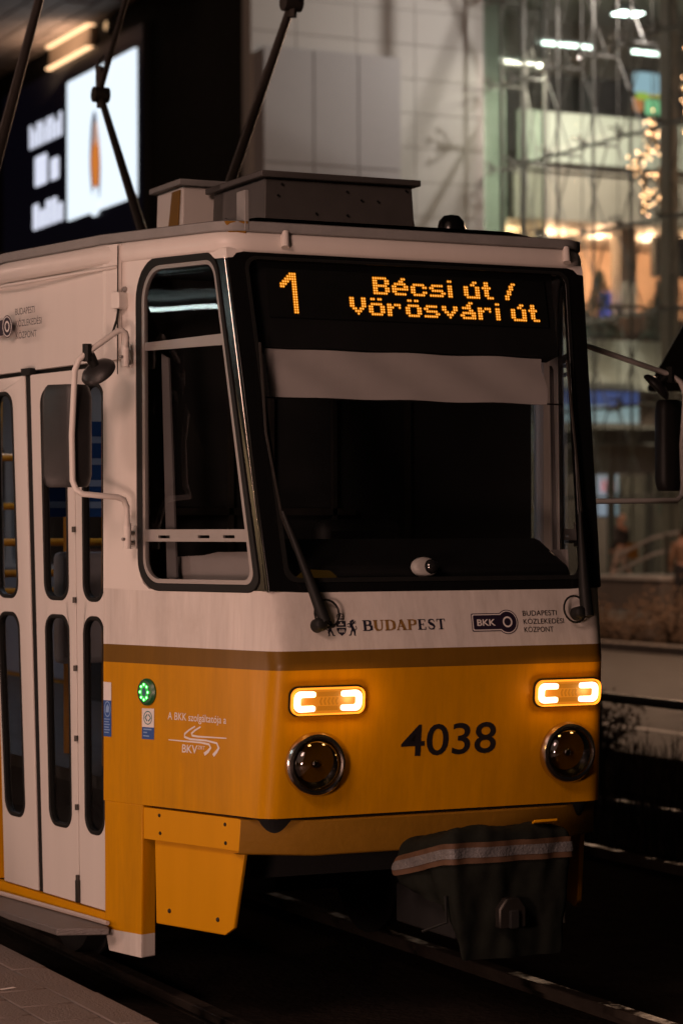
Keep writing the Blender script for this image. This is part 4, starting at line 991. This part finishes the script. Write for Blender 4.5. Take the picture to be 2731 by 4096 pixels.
# ------------------------------------------------------------------ shopping centre behind
M['clad'] = mat('cladding', (.52, .50, .48), .55, var=.06, scale=2)
M['mesh'] = mat('perforated_panel', (.44, .43, .44), .6, var=.08, scale=3)
M['darkwall'] = mat('dark_wall', (.010, .009, .007), .7, var=.3, scale=2)
M['blackwall'] = mat('screen_surround', (.004, .004, .006), .6, var=.3)
M['parapet'] = mat('pale_parapet', (.46, .47, .42), .6, var=.08, scale=1)
M['beige'] = mat('beige_wall', (.42, .36, .31), .7, var=.12, scale=1.5)
M['shopwall'] = mat('shop_wall', (.62, .42, .30), .7, var=.25, scale=1.2)
M['brownwood'] = mat('brown_wood', (.10, .05, .03), .6, var=.3, scale=4)
M['mast'] = mat('facade_steel', (.13, .12, .11), .5, metal=.2, var=.15)
M['facadeglass'] = glass('facade_glass', (.86, .92, .88), .03, 1.0)
M['greenglass'] = glass('green_glass', (.83, .89, .85), .08, .8)
M['bark'] = mat('bark', (.06, .04, .03), .9)
M['needle'] = mat('needles', (.020, .040, .026), .8, var=.5, scale=10)
GX, WY = 30.0, 54.0
mall = empty('shopping_centre', (26, 54, 0), 'large shopping centre with white clad wall and dark side behind the tram', 'building')
# white clad front wall with separate cladding panels
MB().box(22.5, 30.0, 54.05, 54.6, 0, 24).build('wall', M['clad'], mall)
z = 5.2; k = 0
while z < 22:
    xs = [22.5, 23.9, 25.8, 27.7, 29.98]
    for a, b in zip(xs[:-1], xs[1:]):
        MB().box(a + .012, b - .012, 54.0 - random.uniform(0, .006), 54.045, z + .012, z + .99).build('cladding_panel', M['clad'], mall)
    z += 1.0; k += 1
# perforated box on the wall
pb = MB().box(22.55, 26.75, 53.2, 53.98, 6.0, 15.55).build('perforated_box', M['mesh'], mall)
xs = [22.50, 24.05, 25.45, 26.80]; zs_ = [5.95, 9.2, 12.35, 15.6]
for a, b in zip(xs[:-1], xs[1:]):
    for c, d in zip(zs_[:-1], zs_[1:]): MB().box(a + .02, b - .02, 53.12, 53.195, c + .02, d - .02).build('mesh_panel', M['mesh'], pb)
# dark return wall, overhanging soffit
MB().box(22.5, 23.0, 54.62, 130, 0, 26).build('return_wall', M['darkwall'], mall)
sf = MB().box(9, 22.48, 57, 130, 18.85, 19.4).build('soffit', M['brownwood'], mall)
M['tile'] = mat('soffit_tile', (.24, .185, .15), .75, var=.3, scale=1.5)
for i in range(9):
    for j in range(14):
        x0 = 13.2 + i * 1.03; y0 = 63 + j * 2.0 + (1.0 if i % 2 else 0)
        MB().box(x0, x0 + .95, y0, y0 + 1.9, 18.79, 18.845).build('soffit_tile', M['tile'], sf)
# linear wall lamp under the soffit
wl_ = empty('wall_lamp', (22.3, 68.8, 18.0), 'long rectangular wall lamp glowing along two edges above the screen', 'lamp')
MB().box(22.25, 22.48, 66.7, 70.9, 18.05, 18.72).build('lamp_body', mat('lamp_face', (.35, .27, .20), .5), wl_)
M['warmstrip'] = emit('warm_strip', (1.0, .58, .30), 2.2)
l = bpy.data.lights.new('strip_glow', 'AREA'); l.shape = 'RECTANGLE'; l.size = 4.0; l.size_y = .3; l.energy = 70; l.color = (1, .66, .45)
o = bpy.data.objects.new('strip_glow', l); COL.objects.link(o); o.location = (21.6, 68.8, 17.6); o.rotation_euler = (R(180), R(15), R(90)); put(o, wl_)
for z in (17.98, 18.725): MB().box(22.12, 22.40, 66.7, 70.9, z, z + .06).build('light_strip', M['warmstrip'], wl_)
for (yy, zz) in ((66.0, 17.45), (65.5, 18.5), (60.6, 11.6)):
    t = empty('spot_lamp', (22.4, yy, zz), None, None, 'small round lamps on the dark wall')
    tag(t, {17.45: 'round white spot lamp just above the bright screen', 18.5: 'small amber spot lamp high on the dark wall', 11.6: 'small amber spot lamp low on the dark wall above the roof'}[zz], 'lamp')
    MB().lathe([(.22, 0), (.22, .12), (.16, .14)], (22.49, yy, zz), (-1, 0, 0), 16).build('lamp_case', M['lampcase'], t)
    MB().lathe([(.15, .14), (0, .16)], (22.49, yy, zz), (-1, 0, 0), 16).build('lamp_glass', emit('spot_glass', (1, .95, .85) if zz == 17.45 else (1, .6, .3), 3.5 if zz == 17.45 else .8), t)
# bright advertising screen
scr = empty('advertising_screen', (22.3, 68, 12), 'bright LED advertising screen showing a figure in orange on white', 'screen')
SS = lambda u, v, w=0: Vector((22.30 - w, u, v))
MB().box(22.30, 22.49, 61.9, 76.5, 11.0, 18.0).build('screen_case', M['blackwall'], scr)
M['scrwhite'] = emit('screen_white', (.80, .90, 1.0), 1.15)
M['scrtext'] = emit('screen_text', (.80, .84, 1.0), .95)
M['scrdark'] = emit('screen_dark', (.10, .09, .30), .008)
M['scrorange'] = emit('screen_orange', (.98, .30, .05), .62)
M['scrskin'] = emit('screen_skin', (.9, .55, .42), .6)
M['scrgrey'] = emit('screen_grey', (.30, .36, .52), .25)
MB().panel(SS, [(62.0, 11.4), (76.3, 11.4), (76.3, 17.9), (62.0, 17.9)], w=.01).build('dark_field', M['scrdark'], scr)
MB().panel(SS, rrect(62.45, 69.15, 12.55, 17.25, .12, 3), w=.02).build('white_field', M['scrwhite'], scr)
fig = MB()
fig.panel(SS, rpoly([(65.9, 12.75), (66.6, 12.9), (66.9, 14.2), (66.7, 15.6), (66.35, 16.0), (66.0, 15.2), (65.75, 14.0)], .4, 4), w=.03); fig.build('figure_outline', M['scrgrey'], scr)
MB().panel(SS, rpoly([(65.95, 13.3), (66.5, 13.3), (66.75, 14.3), (66.35, 15.25), (65.95, 15.0), (65.85, 14.2)], .25, 4), w=.04).build('figure_dress', M['scrorange'], scr)
MB().panel(SS, circ(66.2, 15.1, .22, .42, 12), w=.045).build('figure_face', M['scrskin'], scr)
MB().panel(SS, rpoly([(65.9, 12.4), (66.7, 12.4), (66.5, 13.35), (66.0, 13.35)], .2, 4), w=.045).build('figure_hem', M['scrwhite'], scr)
# words on the screen, too blurred to read in the photograph: plain letter shapes
rr_ = random.Random(5)
for base, hh, y_, widths in ((15.55, .85, 73.2, (.35, .30, .38, .30, .16, .42, .34, .38, .36, .30)), (14.15, 1.05, 72.6, (1.35, .9)), (12.65, .9, 72.8, (.65, .6, .55, .6, .55))):
    for j, wd in enumerate(widths):
        h2 = hh * (1.0 if j % 3 != 1 else .72)
        MB().panel(SS, rrect(y_ - wd, y_, base, base + h2, min(.1, wd * .3), 3), w=.02).build('letter', M['scrtext'], scr); y_ -= wd + (.07 if len(widths) > 3 else .35)
        if y_ < 69.7: break
# ---- glass hall: bolted glass wall on steel masts
fac = empty('glass_facade', (30, 48, 0), 'bolted glass wall on slender steel masts with cross bracing', 'glass wall')
cols = [52.62 - 1.92 * k for k in range(9)]; cols = [53.9] + cols; lev = [.4, 2.95, 5.40, 7.85, 10.28, 12.72, 15.2, 17.7, 20.2]
for i, y in enumerate(cols):
    MB().tube([(30.55, y, .0), (30.55, y, 21)], .042, 8).build('mast', M['mast'], fac, smooth=60)
    MB().tube([(31.35, y, .0), (31.35, y, 21)], .016, 6).build('mast', M['mast'], fac, smooth=60)
    for z in lev[1:]:
        m_ = MB(); m_.tube([(30.06, y, z), (31.35, y, z)], .035, 6)
        for a, b in ((-.16, -.16), (-.16, .16), (.16, -.16), (.16, .16)): m_.tube([(30.3, y, z), (30.05, y + a, z + b)], .022, 5)
        sp = m_.build('spider_fitting', M['mast'], fac)
        if y > 43 and 5 < z < 18:
            for a, b in ((-.16, -.16), (-.16, .16), (.16, -.16), (.16, .16)): MB().lathe([(.05, 0), (.05, .03), (0, .045)], (29.995, y + a, z + b), (-1, 0, 0), 8).build('glass_bolt', M['chrome'], sp)
    if i < len(cols) - 1:
        y2 = cols[i + 1]
        for z in lev[1:]: MB().tube([(30.55, y, z), (30.55, y2, z)], .04, 6).build('tie_bar', M['mast'], fac)
        for za, zb in zip(lev[:-1], lev[1:]):
            MB().box(30.0, 30.02, y2 + .012, y - .012, za + .012, zb - .012).build('glass_pane', M['facadeglass'], fac)
            if zb > 4:
                MB().tube([(31.35, y, za), (31.0, y2, zb)], .022, 5).build('bracing_rod', M['mast'], fac); MB().tube([(31.35, y, zb), (31.0, y2, za)], .022, 5).build('bracing_rod', M['mast'], fac)
col_ = MB().box(31.0, 31.35, 45.75, 46.15, .0, 21).build('steel_column', mat('column_paint', (.46, .40, .37), .5), fac, bevel=.03)
# tinted glass corner
gcn = empty('glass_lift_shaft', (31, 55, 0), 'pale green glass lift shaft beside the white wall', 'lift shaft')
for xa, xb in ((30.05, 30.75), (30.78, 31.45), (31.48, 32.2)):
    for z in lev[:-1]: MB().box(xa, xb, 54.3, 54.33, z + 2.0 * 0, z + 2.42).build('glass_panel', M['greenglass'], gcn)
for xa in (30.03, 30.765, 31.465, 32.22): MB().box(xa - .03, xa + .03, 54.28, 54.40, 0, 21).build('frame_post', M['mast'], gcn)
MB().box(30.05, 32.2, 56.6, 56.7, 0, 21).build('back_wall', mat('green_grey', (.40, .43, .38), .6), gcn)
# ---- interior galleries seen through the glass
def part(name, b, m, bevel=0): return MB().box(*b).build(name, m, mall, bevel=bevel)
part('hall_floor', (30.1, 60, 30, 75, .55, .62), M['paving'])
part('gallery_parapet', (32.3, 60, 56.0, 56.15, 13.45, 15.0), M['parapet'])
part('gallery_fascia', (32.3, 60, 56.3, 56.5, 11.7, 13.42), M['beige'])
part('gallery_slab', (32.3, 60, 56.2, 68, 13.2, 13.5), M['beige'])
part('upper_wall', (32.3, 60, 66, 66.3, 13.5, 19), mat('upper_dark_wall', (.13, .10, .09), .7, var=.3, scale=.8))
part('hall_ceiling', (30.2, 60, 45, 68, 18.3, 18.6), M['parapet'])
part('upper_bulkhead', (32.3, 60, 58.0, 58.2, 16.6, 18.3), M['beige'])
part('shop_back_wall', (32.3, 60, 63, 63.2, 6.5, 13), M['shopwall'])
part('shop_ceiling', (32.3, 60, 56.5, 63, 11.72, 11.8), M['beige'])
part('gallery_slab', (32.3, 60, 56.2, 63, 7.6, 7.9), M['brownwood'])
part('gallery_parapet', (32.3, 60, 56.0, 56.15, 6.45, 8.0), M['parapet'])
part('gallery_rail', (32.3, 60, 55.95, 56.05, 9.0, 9.12), M['brownwood'])
for k in range(14): part('counter', (32.5 + k * .95, 33.2 + k * .95, 56.4, 57.1, 7.9, 8.75 + .12 * (k % 3)), M['brownwood'], .02)
part('ground_back_wall', (30.3, 60, 60, 60.2, .6, 6.4), mat('ground_shop_wall', (.12, .09, .08), .6, var=.4, scale=.9))
part('entrance_bulkhead', (32.3, 60, 56.1, 56.3, 4.9, 5.35), M['darkwall'])
part('shop_pillar', (36.9, 37.5, 57.5, 58.1, 7.9, 11.7), M['beige']); part('shop_pillar', (34.3, 34.7, 58.5, 59.0, 7.9, 11.7), mat('dark_post', (.05, .04, .035), .6))
part('shop_shelf', (35.3, 36.6, 60, 60.4, 7.9, 10.2), M['brownwood']); part('shop_display', (36.3, 36.7, 57.8, 57.9, 8.8, 9.7), emit('blue_display', (.12, .16, .9), 1.0)); part('dark_opening', (37.9, 40.4, 57.0, 57.3, 10.2, 11.5), M['darkwall'])
# lit shop signs on the ground floor
sgn = empty('shop_sign', (35, 56, 5.5), 'blue lit shop sign over the entrance seen past the tram', 'sign')
MB().box(32.8, 36.6, 55.9, 56.05, 5.36, 6.42).build('sign_body', M['blackwall'], sgn)
MB().box(32.9, 36.5, 55.87, 55.895, 5.95, 6.38).build('blue_band', emit('sign_blue', (.06, .14, .55), .40), sgn)
MB().box(32.9, 36.5, 55.87, 55.895, 5.40, 5.94).build('pale_band', emit('sign_pale', (.45, .62, .72), .48), sgn)
for (x0, x1, z0, z1, c, st_, nm) in ((35.0, 35.75, 2.5, 4.2, (.55, .62, .85), .45, 'bluish lit poster on the left of the entrance'), (37.35, 37.8, 2.6, 4.1, (.75, .85, .5), .55, 'narrow yellow green lit poster right of the first'), (38.75, 39.6, 2.3, 3.7, (1.0, .85, .7), .9, 'bright lit poster at the right edge behind the mirror')):
    o = empty('lit_poster', ((x0 + x1) / 2, 56, z0), nm, 'poster', 'lit posters in the entrance')
    MB().box(x0 - .05, x1 + .05, 55.9, 56.0, z0 - .05, z1 + .05).build('frame', M['darkwall'], o); MB().box(x0, x1, 55.86, 55.895, z0, z1).build('lit_face', emit('poster_face', c, st_), o)
    MB().box(x0 + .1, x1 - .1, 55.84, 55.855, (z0 + z1) / 2 - .1, (z0 + z1) / 2 + .25).build('print', mat('poster_print', (.25, .12, .2), .6), o)
ent = empty('entrance_portal', (34.5, 52, .6), 'dark revolving entrance with canopy and posts behind the tram mirror', 'entrance')
MB().box(32.0, 38.5, 50.6, 53.5, 4.55, 4.95).build('canopy', M['darkwall'], ent)
MB().box(32.3, 38.2, 50.8, 53.2, 3.7, 4.5).build('header', mat('portal_brown', (.12, .08, .065), .5), ent)
for x_ in (32.4, 33.7, 35.0, 36.3, 37.6): MB().box(x_ - .08, x_ + .08, 50.8, 51.0, .6, 3.7).build('door_post', M['mast'], ent)
for x_ in (32.5, 33.8, 35.1, 36.4): MB().box(x_, x_ + 1.1, 50.88, 50.91, .7, 3.6).build('door_pane', M['facadeglass'], ent)
# colourful small screen upstairs, ceiling tubes
cs = empty('video_screen', (38, 57, 14), 'small colourful video screen on the upper gallery', 'screen')
MB().box(37.0, 38.5, 57.4, 57.5, 15.1, 16.9).build('screen_case', M['darkwall'], cs)
for (x0, x1, z0, z1, c) in ((37.3, 38.35, 16.1, 16.8, (.55, .8, 1)), (37.8, 38.4, 16.0, 16.6, (1, .75, .1)), (37.3, 37.7, 15.5, 16.0, (.9, .3, .1)), (37.75, 38.35, 15.4, 15.95, (.4, 1, .5)), (37.4, 37.9, 15.9, 16.15, (.6, .8, .1))): MB().panel(lambda u, v, w: Vector((u, 57.38 - w, v)), rrect(x0, x1, z0, z1, .15, 3), w=.002 + .004 * random.random()).build('picture_patch', emit('picture', c, .7), cs)
M['tube'] = emit('tube_light', (.90, 1.0, .95), 7)
def tube_light(x0, x1, y, z, label):
    t = empty('tube_light', ((x0 + x1) / 2, y, z), label, 'lamp', 'tube lights in the glass hall')
    MB().box(x0 - .05, x1 + .05, y - .07, y + .07, z + .07, z + .14).build('fitting', M['lampcase'], t)
    MB().tube([(x0, y, z), (x1, y, z)], .055, 8).build('tube', M['tube'], t)
    l = bpy.data.lights.new('tube_glow', 'AREA'); l.shape = 'RECTANGLE'; l.size = x1 - x0; l.size_y = .15; l.energy = 240; l.color = (1.0, .84, .70)
    o = bpy.data.objects.new('tube_glow', l); COL.objects.link(o); o.location = ((x0 + x1) / 2, y, z - .08); put(o, t)
tube_light(31.42, 32.65, 53, 16.4, 'bright white ceiling tube above the first glass masts'); tube_light(32.78, 33.15, 53, 16.4, 'short white ceiling tube next to the long one'); tube_light(34.5, 35.6, 53, 16.4, 'white ceiling tube to the right, near the steel column'); tube_light(35.72, 36.0, 53, 16.4, 'short white ceiling tube at the right edge')
fl = empty('floodlight', (33.6, 52.2, 17.5), 'large white floodlight at the top right of the glass hall', 'lamp')
MB().hexa([(33.35, 51.9, 17.30), (34.15, 51.9, 17.30), (34.15, 52.4, 17.30), (33.35, 52.4, 17.30), (33.5, 52, 17.6), (34.0, 52, 17.6), (34.0, 52.3, 17.6), (33.5, 52.3, 17.6)]).build('lamp_case', M['lampcase'], fl)
MB().panel(lambda u, v, w: Vector((u, v, 17.285)), rpoly([(33.35, 51.75), (34.2, 51.75), (34.2, 52.4), (33.35, 52.4)], .1, 3)).build('lamp_glass', emit('flood_glass', (.95, 1, 1), 12), fl)
l = bpy.data.lights.new('flood_bulb', 'SPOT'); l.energy = 2800; l.color = (1.0, .80, .79); l.spot_size = R(120); l.spot_blend = .6; l.shadow_soft_size = .08
o = bpy.data.objects.new('flood_bulb', l); COL.objects.link(o); o.location = (31.9, 46.9, 17.4); o.rotation_euler = (Vector((31.9, 46.9, 17.4)) - Vector((26.0, 54.0, 11.0))).to_track_quat('Z', 'Y').to_euler()
fl2 = empty('wall_flood', (31.9, 46.9, 17.4), 'floodlight high in the glass hall that lights the white wall', 'lamp')
MB().lathe([(.0, .25), (.2, .2), (.25, .05), (.25, 0)], (31.9, 46.75, 17.5), (0, -1, 0), 16).build('lamp_case', M['lampcase'], fl2); put(o, fl2)
# shop ceiling lights, warm
for k in range(5):
    x_ = 33.4 + k * 1.9
    t = empty('shop_light', (x_, 59.5, 11.6), '%s round warm downlight from the left in the first floor shop ceiling' % ('first', 'second', 'third', 'fourth', 'fifth')[k], 'lamp', 'warm shop downlights')
    MB().lathe([(.20, .05), (.20, 0), (0, -.02)], (x_, 59.5, 11.66), (0, 0, 1), 14).build('lamp_glass', emit('shop_glass', (1, .78, .55), 5), t)
    l = bpy.data.lights.new('shop_bulb', 'POINT'); l.energy = 400; l.color = (1, .56, .34); l.shadow_soft_size = .15
    o = bpy.data.objects.new('shop_bulb', l); COL.objects.link(o); o.location = (x_, 59.2, 11.3); put(o, t)
for k in range(3):
    x_ = 33.8 + k * 2.6
    t = empty('hall_light', (x_, 58.4, 4.6), '%s warm downlight from the left over the ground floor entrance' % ('first', 'second', 'third')[k], 'lamp', 'ground floor downlights')
    MB().lathe([(.18, .05), (.18, 0), (0, -.02)], (x_, 55.0, 4.8), (0, 0, 1), 14).build('lamp_glass', emit('hall_glass', (1, .85, .7), 3), t)
    l = bpy.data.lights.new('hall_bulb', 'POINT'); l.energy = 380; l.color = (1, .74, .56); l.shadow_soft_size = .12
    o = bpy.data.objects.new('hall_bulb', l); COL.objects.link(o); o.location = (x_, 55.0, 4.55); put(o, t)
# Christmas trees on the gallery
def conifer(loc, h, label, seed):
    rnd = random.Random(seed); t = empty('christmas_tree', loc, label, 'tree', 'Christmas trees on the gallery'); o = Vector(loc)
    MB().tube([o, o + Vector((0, 0, h))], [.06, .01], 6).build('trunk', M['bark'], t)
    lf = MB()
    for k in range(1100):
        f = rnd.random() ** 1.4; z = .1 * h + .9 * h * f; r_ = .36 * h * (1 - f) * (.45 + .55 * rnd.random()) + .02; a = rnd.uniform(0, 6.28)
        p = o + Vector((math.cos(a) * r_, math.sin(a) * r_, z - .25 * r_)); d = Vector((math.cos(a), math.sin(a), -.3)) * .16; sd_ = Vector((-math.sin(a), math.cos(a), rnd.uniform(-.5, .5))) * .04
        lf.add([p - d * .5 - sd_, p - d * .5 + sd_, p + d], [(0, 1, 2)])
    lf.build('crown', M['needle'], t)
conifer((34.95, 55.6, 8.0), 2.1, 'green Christmas tree on the gallery, left of the two', 1); conifer((37.15, 55.6, 8.0), 1.9, 'green Christmas tree on the gallery next to the steel column', 2)
# hanging star frames with fairy lights
M['starwood'] = mat('star_wood', (.20, .11, .04), .6, var=.3, scale=5)
M['fairy'] = emit('fairy_light', (1.0, .48, .24), 20)
def star(c, r, label, seed, n):
    rnd = random.Random(seed); t = empty('hanging_star', c, label, 'star ornament', 'hanging stars in the glass hall'); o = Vector(c)
    pt = [o + Vector((.25 * math.cos(R(90 + 36 * k)), math.cos(R(90 + 36 * k)), math.sin(R(90 + 36 * k)))) * (r if k % 2 == 0 else r * .42) for k in range(10)]
    for k in range(10): MB().tube([pt[k], pt[(k + 1) % 10]], .07, 5).build('star_bar', M['starwood'], t)
    MB().tube([pt[0], pt[0] + Vector((0, 0, 18.2 - pt[0].z))], .012, 4).build('cable', M['steel'], t)
    mb = MB()
    for k in range(n):
        i = rnd.randrange(10); p = pt[i].lerp(pt[(i + 1) % 10], rnd.random()) + Vector([rnd.gauss(0, .13) for _ in range(3)])
        mb.lathe([(0, -.026), (.024, 0), (0, .026)], p, (0, 0, 1), 5)
    tag(mb.build('fairy_lights', M['fairy'], t), kind='stuff')
star((31.9, 47.9, 12.0), 1.45, 'wooden star frame wound with fairy lights, lower one beside the steel column', 3, 130)
star((32.4, 46.4, 13.9), 1.3, 'star frame full of fairy lights at the right edge, upper one', 4, 110)
star((32.2, 45.6, 11.6), 1.1, 'star frame full of fairy lights at the right edge, lower one', 5, 90)
# ---- forecourt: ramp wall, handrail, people
rw_ = empty('ramp_wall', (25.4, 37.5, 0), 'low stone ramp wall in front of the entrance', 'wall')
MB().box(24.6, 26.8, 36.3, 39.1, .02, .90).build('wall_body', M['paving'], rw_, bevel=.03); MB().box(24.5, 26.9, 36.2, 39.2, .905, 1.0).build('coping', M['clad'], rw_, bevel=.02)
hr = empty('handrail', (26.8, 39, .6), 'shiny metal ramp handrail rising to the right behind the person', 'handrail')
for dz in (0, -.38):
    MB().tube([(25.9, 40.2, 1.42 + dz), (26.1, 38.9, 1.85 + dz), (26.2, 37.6, 2.02 + dz), (26.2, 35.5, 2.02 + dz)], .04, 8).build('rail', M['clad'], hr, smooth=60)
for y_, z1 in ((40.0, 1.45), (39.2, 1.75), (38.3, 1.93), (37.3, 2.0), (36.2, 2.0)): MB().tube([(26.05, y_, .5), (26.05, y_, z1)], .035, 8).build('post', M['steel'], hr)
part2 = MB().box(27.2, 60, -20, 70, .03, .60).build('forecourt', M['paving']); tag(part2, kind='structure')

def skin(name, pts, edges, m, parent, root=0, sub=2):
    me = bpy.data.meshes.new(name); me.from_pydata([p[0] for p in pts], edges, []); me.materials.append(m)
    o = bpy.data.objects.new(name, me); COL.objects.link(o)
    o.modifiers.new('skin', 'SKIN'); sv = me.skin_vertices[0].data
    for i, p in enumerate(pts):
        r_ = p[1]; sv[i].radius = (r_, r_) if not isinstance(r_, tuple) else r_; sv[i].use_root = (i == root)
    sb = o.modifiers.new('sub', 'SUBSURF'); sb.levels = sub; sb.render_levels = sub
    return put(o, parent)
def person(loc, rz, h, jacket, trousers, hair, label, stride=.22, bag=None):
    t = empty('person', loc, label, 'person'); k = h / 1.75
    Mx = Matrix.Translation(loc) @ Matrix.Rotation(rz, 4, 'Z') @ Matrix.Scale(k, 4)
    W = lambda x, y, z: tuple(Mx @ Vector((x, y, z)))
    sk = mat('skin_tone', (.45, .26, .19), .6)
    st_ = stride
    body = [(W(0, 0, .95), .12 * k), (W(0, 0, 1.2), .13 * k), (W(0, 0, 1.42), .12 * k), (W(0, -.02, 1.52), .055 * k), (W(0, -.04, 1.62), .088 * k), (W(0, -.03, 1.71), .07 * k),
            (W(.09, 0, .9), .09 * k), (W(.10, -st_ * .6, .5), .06 * k), (W(.10, -st_, .08), .04 * k), (W(.10, -st_ - .14, .04), .035 * k),
            (W(-.09, 0, .9), .09 * k), (W(-.10, st_ * .3, .5), .06 * k), (W(-.10, st_ * 1.1, .12), .04 * k), (W(-.10, st_ * 1.1 - .13, .05), .035 * k),
            (W(.19, 0, 1.40), .06 * k), (W(.25, .06, 1.14), .045 * k), (W(.24, -.08, .92), .035 * k), (W(.23, -.14, .84), .035 * k), (W(-.19, 0, 1.40), .06 * k), (W(-.25, -.02, 1.14), .045 * k), (W(-.24, -.14, .93), .035 * k), (W(-.23, -.2, .86), .035 * k)]
    E_ = [(0, 1), (1, 2), (2, 3), (3, 4), (4, 5), (0, 6), (6, 7), (7, 8), (8, 9), (0, 10), (10, 11), (11, 12), (12, 13), (2, 14), (14, 15), (15, 16), (16, 17), (2, 18), (18, 19), (19, 20), (20, 21)]
    skin('body', body, E_, sk, t)
    jk = [(body[i][0], r * k) for i, r in ((0, .15), (1, .155), (2, .15), (14, .085), (15, .068), (16, .052), (18, .085), (19, .068), (20, .052))]
    skin('jacket', jk, [(0, 1), (1, 2), (2, 3), (3, 4), (4, 5), (2, 6), (6, 7), (7, 8)], jacket, t)
    tr = [(body[i][0], r * k) for i, r in ((0, .125), (6, .108), (7, .08), (8, .062), (10, .108), (11, .08), (12, .062))]
    skin('trousers', tr, [(0, 1), (1, 2), (2, 3), (0, 4), (4, 5), (5, 6)], trousers, t)
    hm = MB()
    for q in range(9):
        a0 = math.pi * q / 8 - math.pi / 2
        pass
    hr_ = [(W(0, .02, 1.77), .075 * k), (W(0, .05, 1.68), .095 * k), (W(0, .07, 1.56), .075 * k)]
    skin('hair', hr_, [(0, 1), (1, 2)], hair, t)
    sh = mat('shoe', (.5, .46, .42), .6)
    for i, j in ((8, 9), (12, 13)): skin('shoe', [((body[i][0][0], body[i][0][1], body[i][0][2] - .03 * k), .05 * k), ((body[j][0][0], body[j][0][1], body[j][0][2]), .045 * k)], [(0, 1)], sh, t)
    if bag:
        b = MB().box(-.16, .16, -.06, .10, -.22, .16); b.v = [tuple(Mx @ (Vector(v) + Vector((-.30, .05, .92)))) for v in b.v]
        bg_ = b.build('handbag', bag); tag(bg_, 'mustard bag carried by the walking person', 'bag')
dk = mat('black_puffer', (.03, .028, .03), .45, var=.5, scale=9); lt = mat('light_trousers', (.45, .36, .31), .8); hb = mat('light_hair', (.60, .42, .32), .6)
person((26.4, 40.8, .62), R(200), 1.78, dk, lt, hb, 'person in black puffer jacket and light trousers walking left of the handrail', bag=mat('mustard_bag', (.25, .12, .02), .6))
person((25.0, 36.05, .25), R(160), 1.80, mat('tan_coat', (.22, .13, .08), .7, var=.2), mat('dark_trousers', (.03, .03, .035), .8), mat('dark_hair', (.03, .02, .012), .6), 'person in tan coat and dark trousers at the right edge', stride=.15)
MB().box(20.25, 27.15, 20, 70, .02, .25).build('terrace', M['paving']); tag(bpy.data.objects['terrace'], kind='structure')
MB().box(26.2, 27.19, 39.5, 43, .25, .61).build('ramp', M['paving']); tag(bpy.data.objects['ramp'], kind='structure')
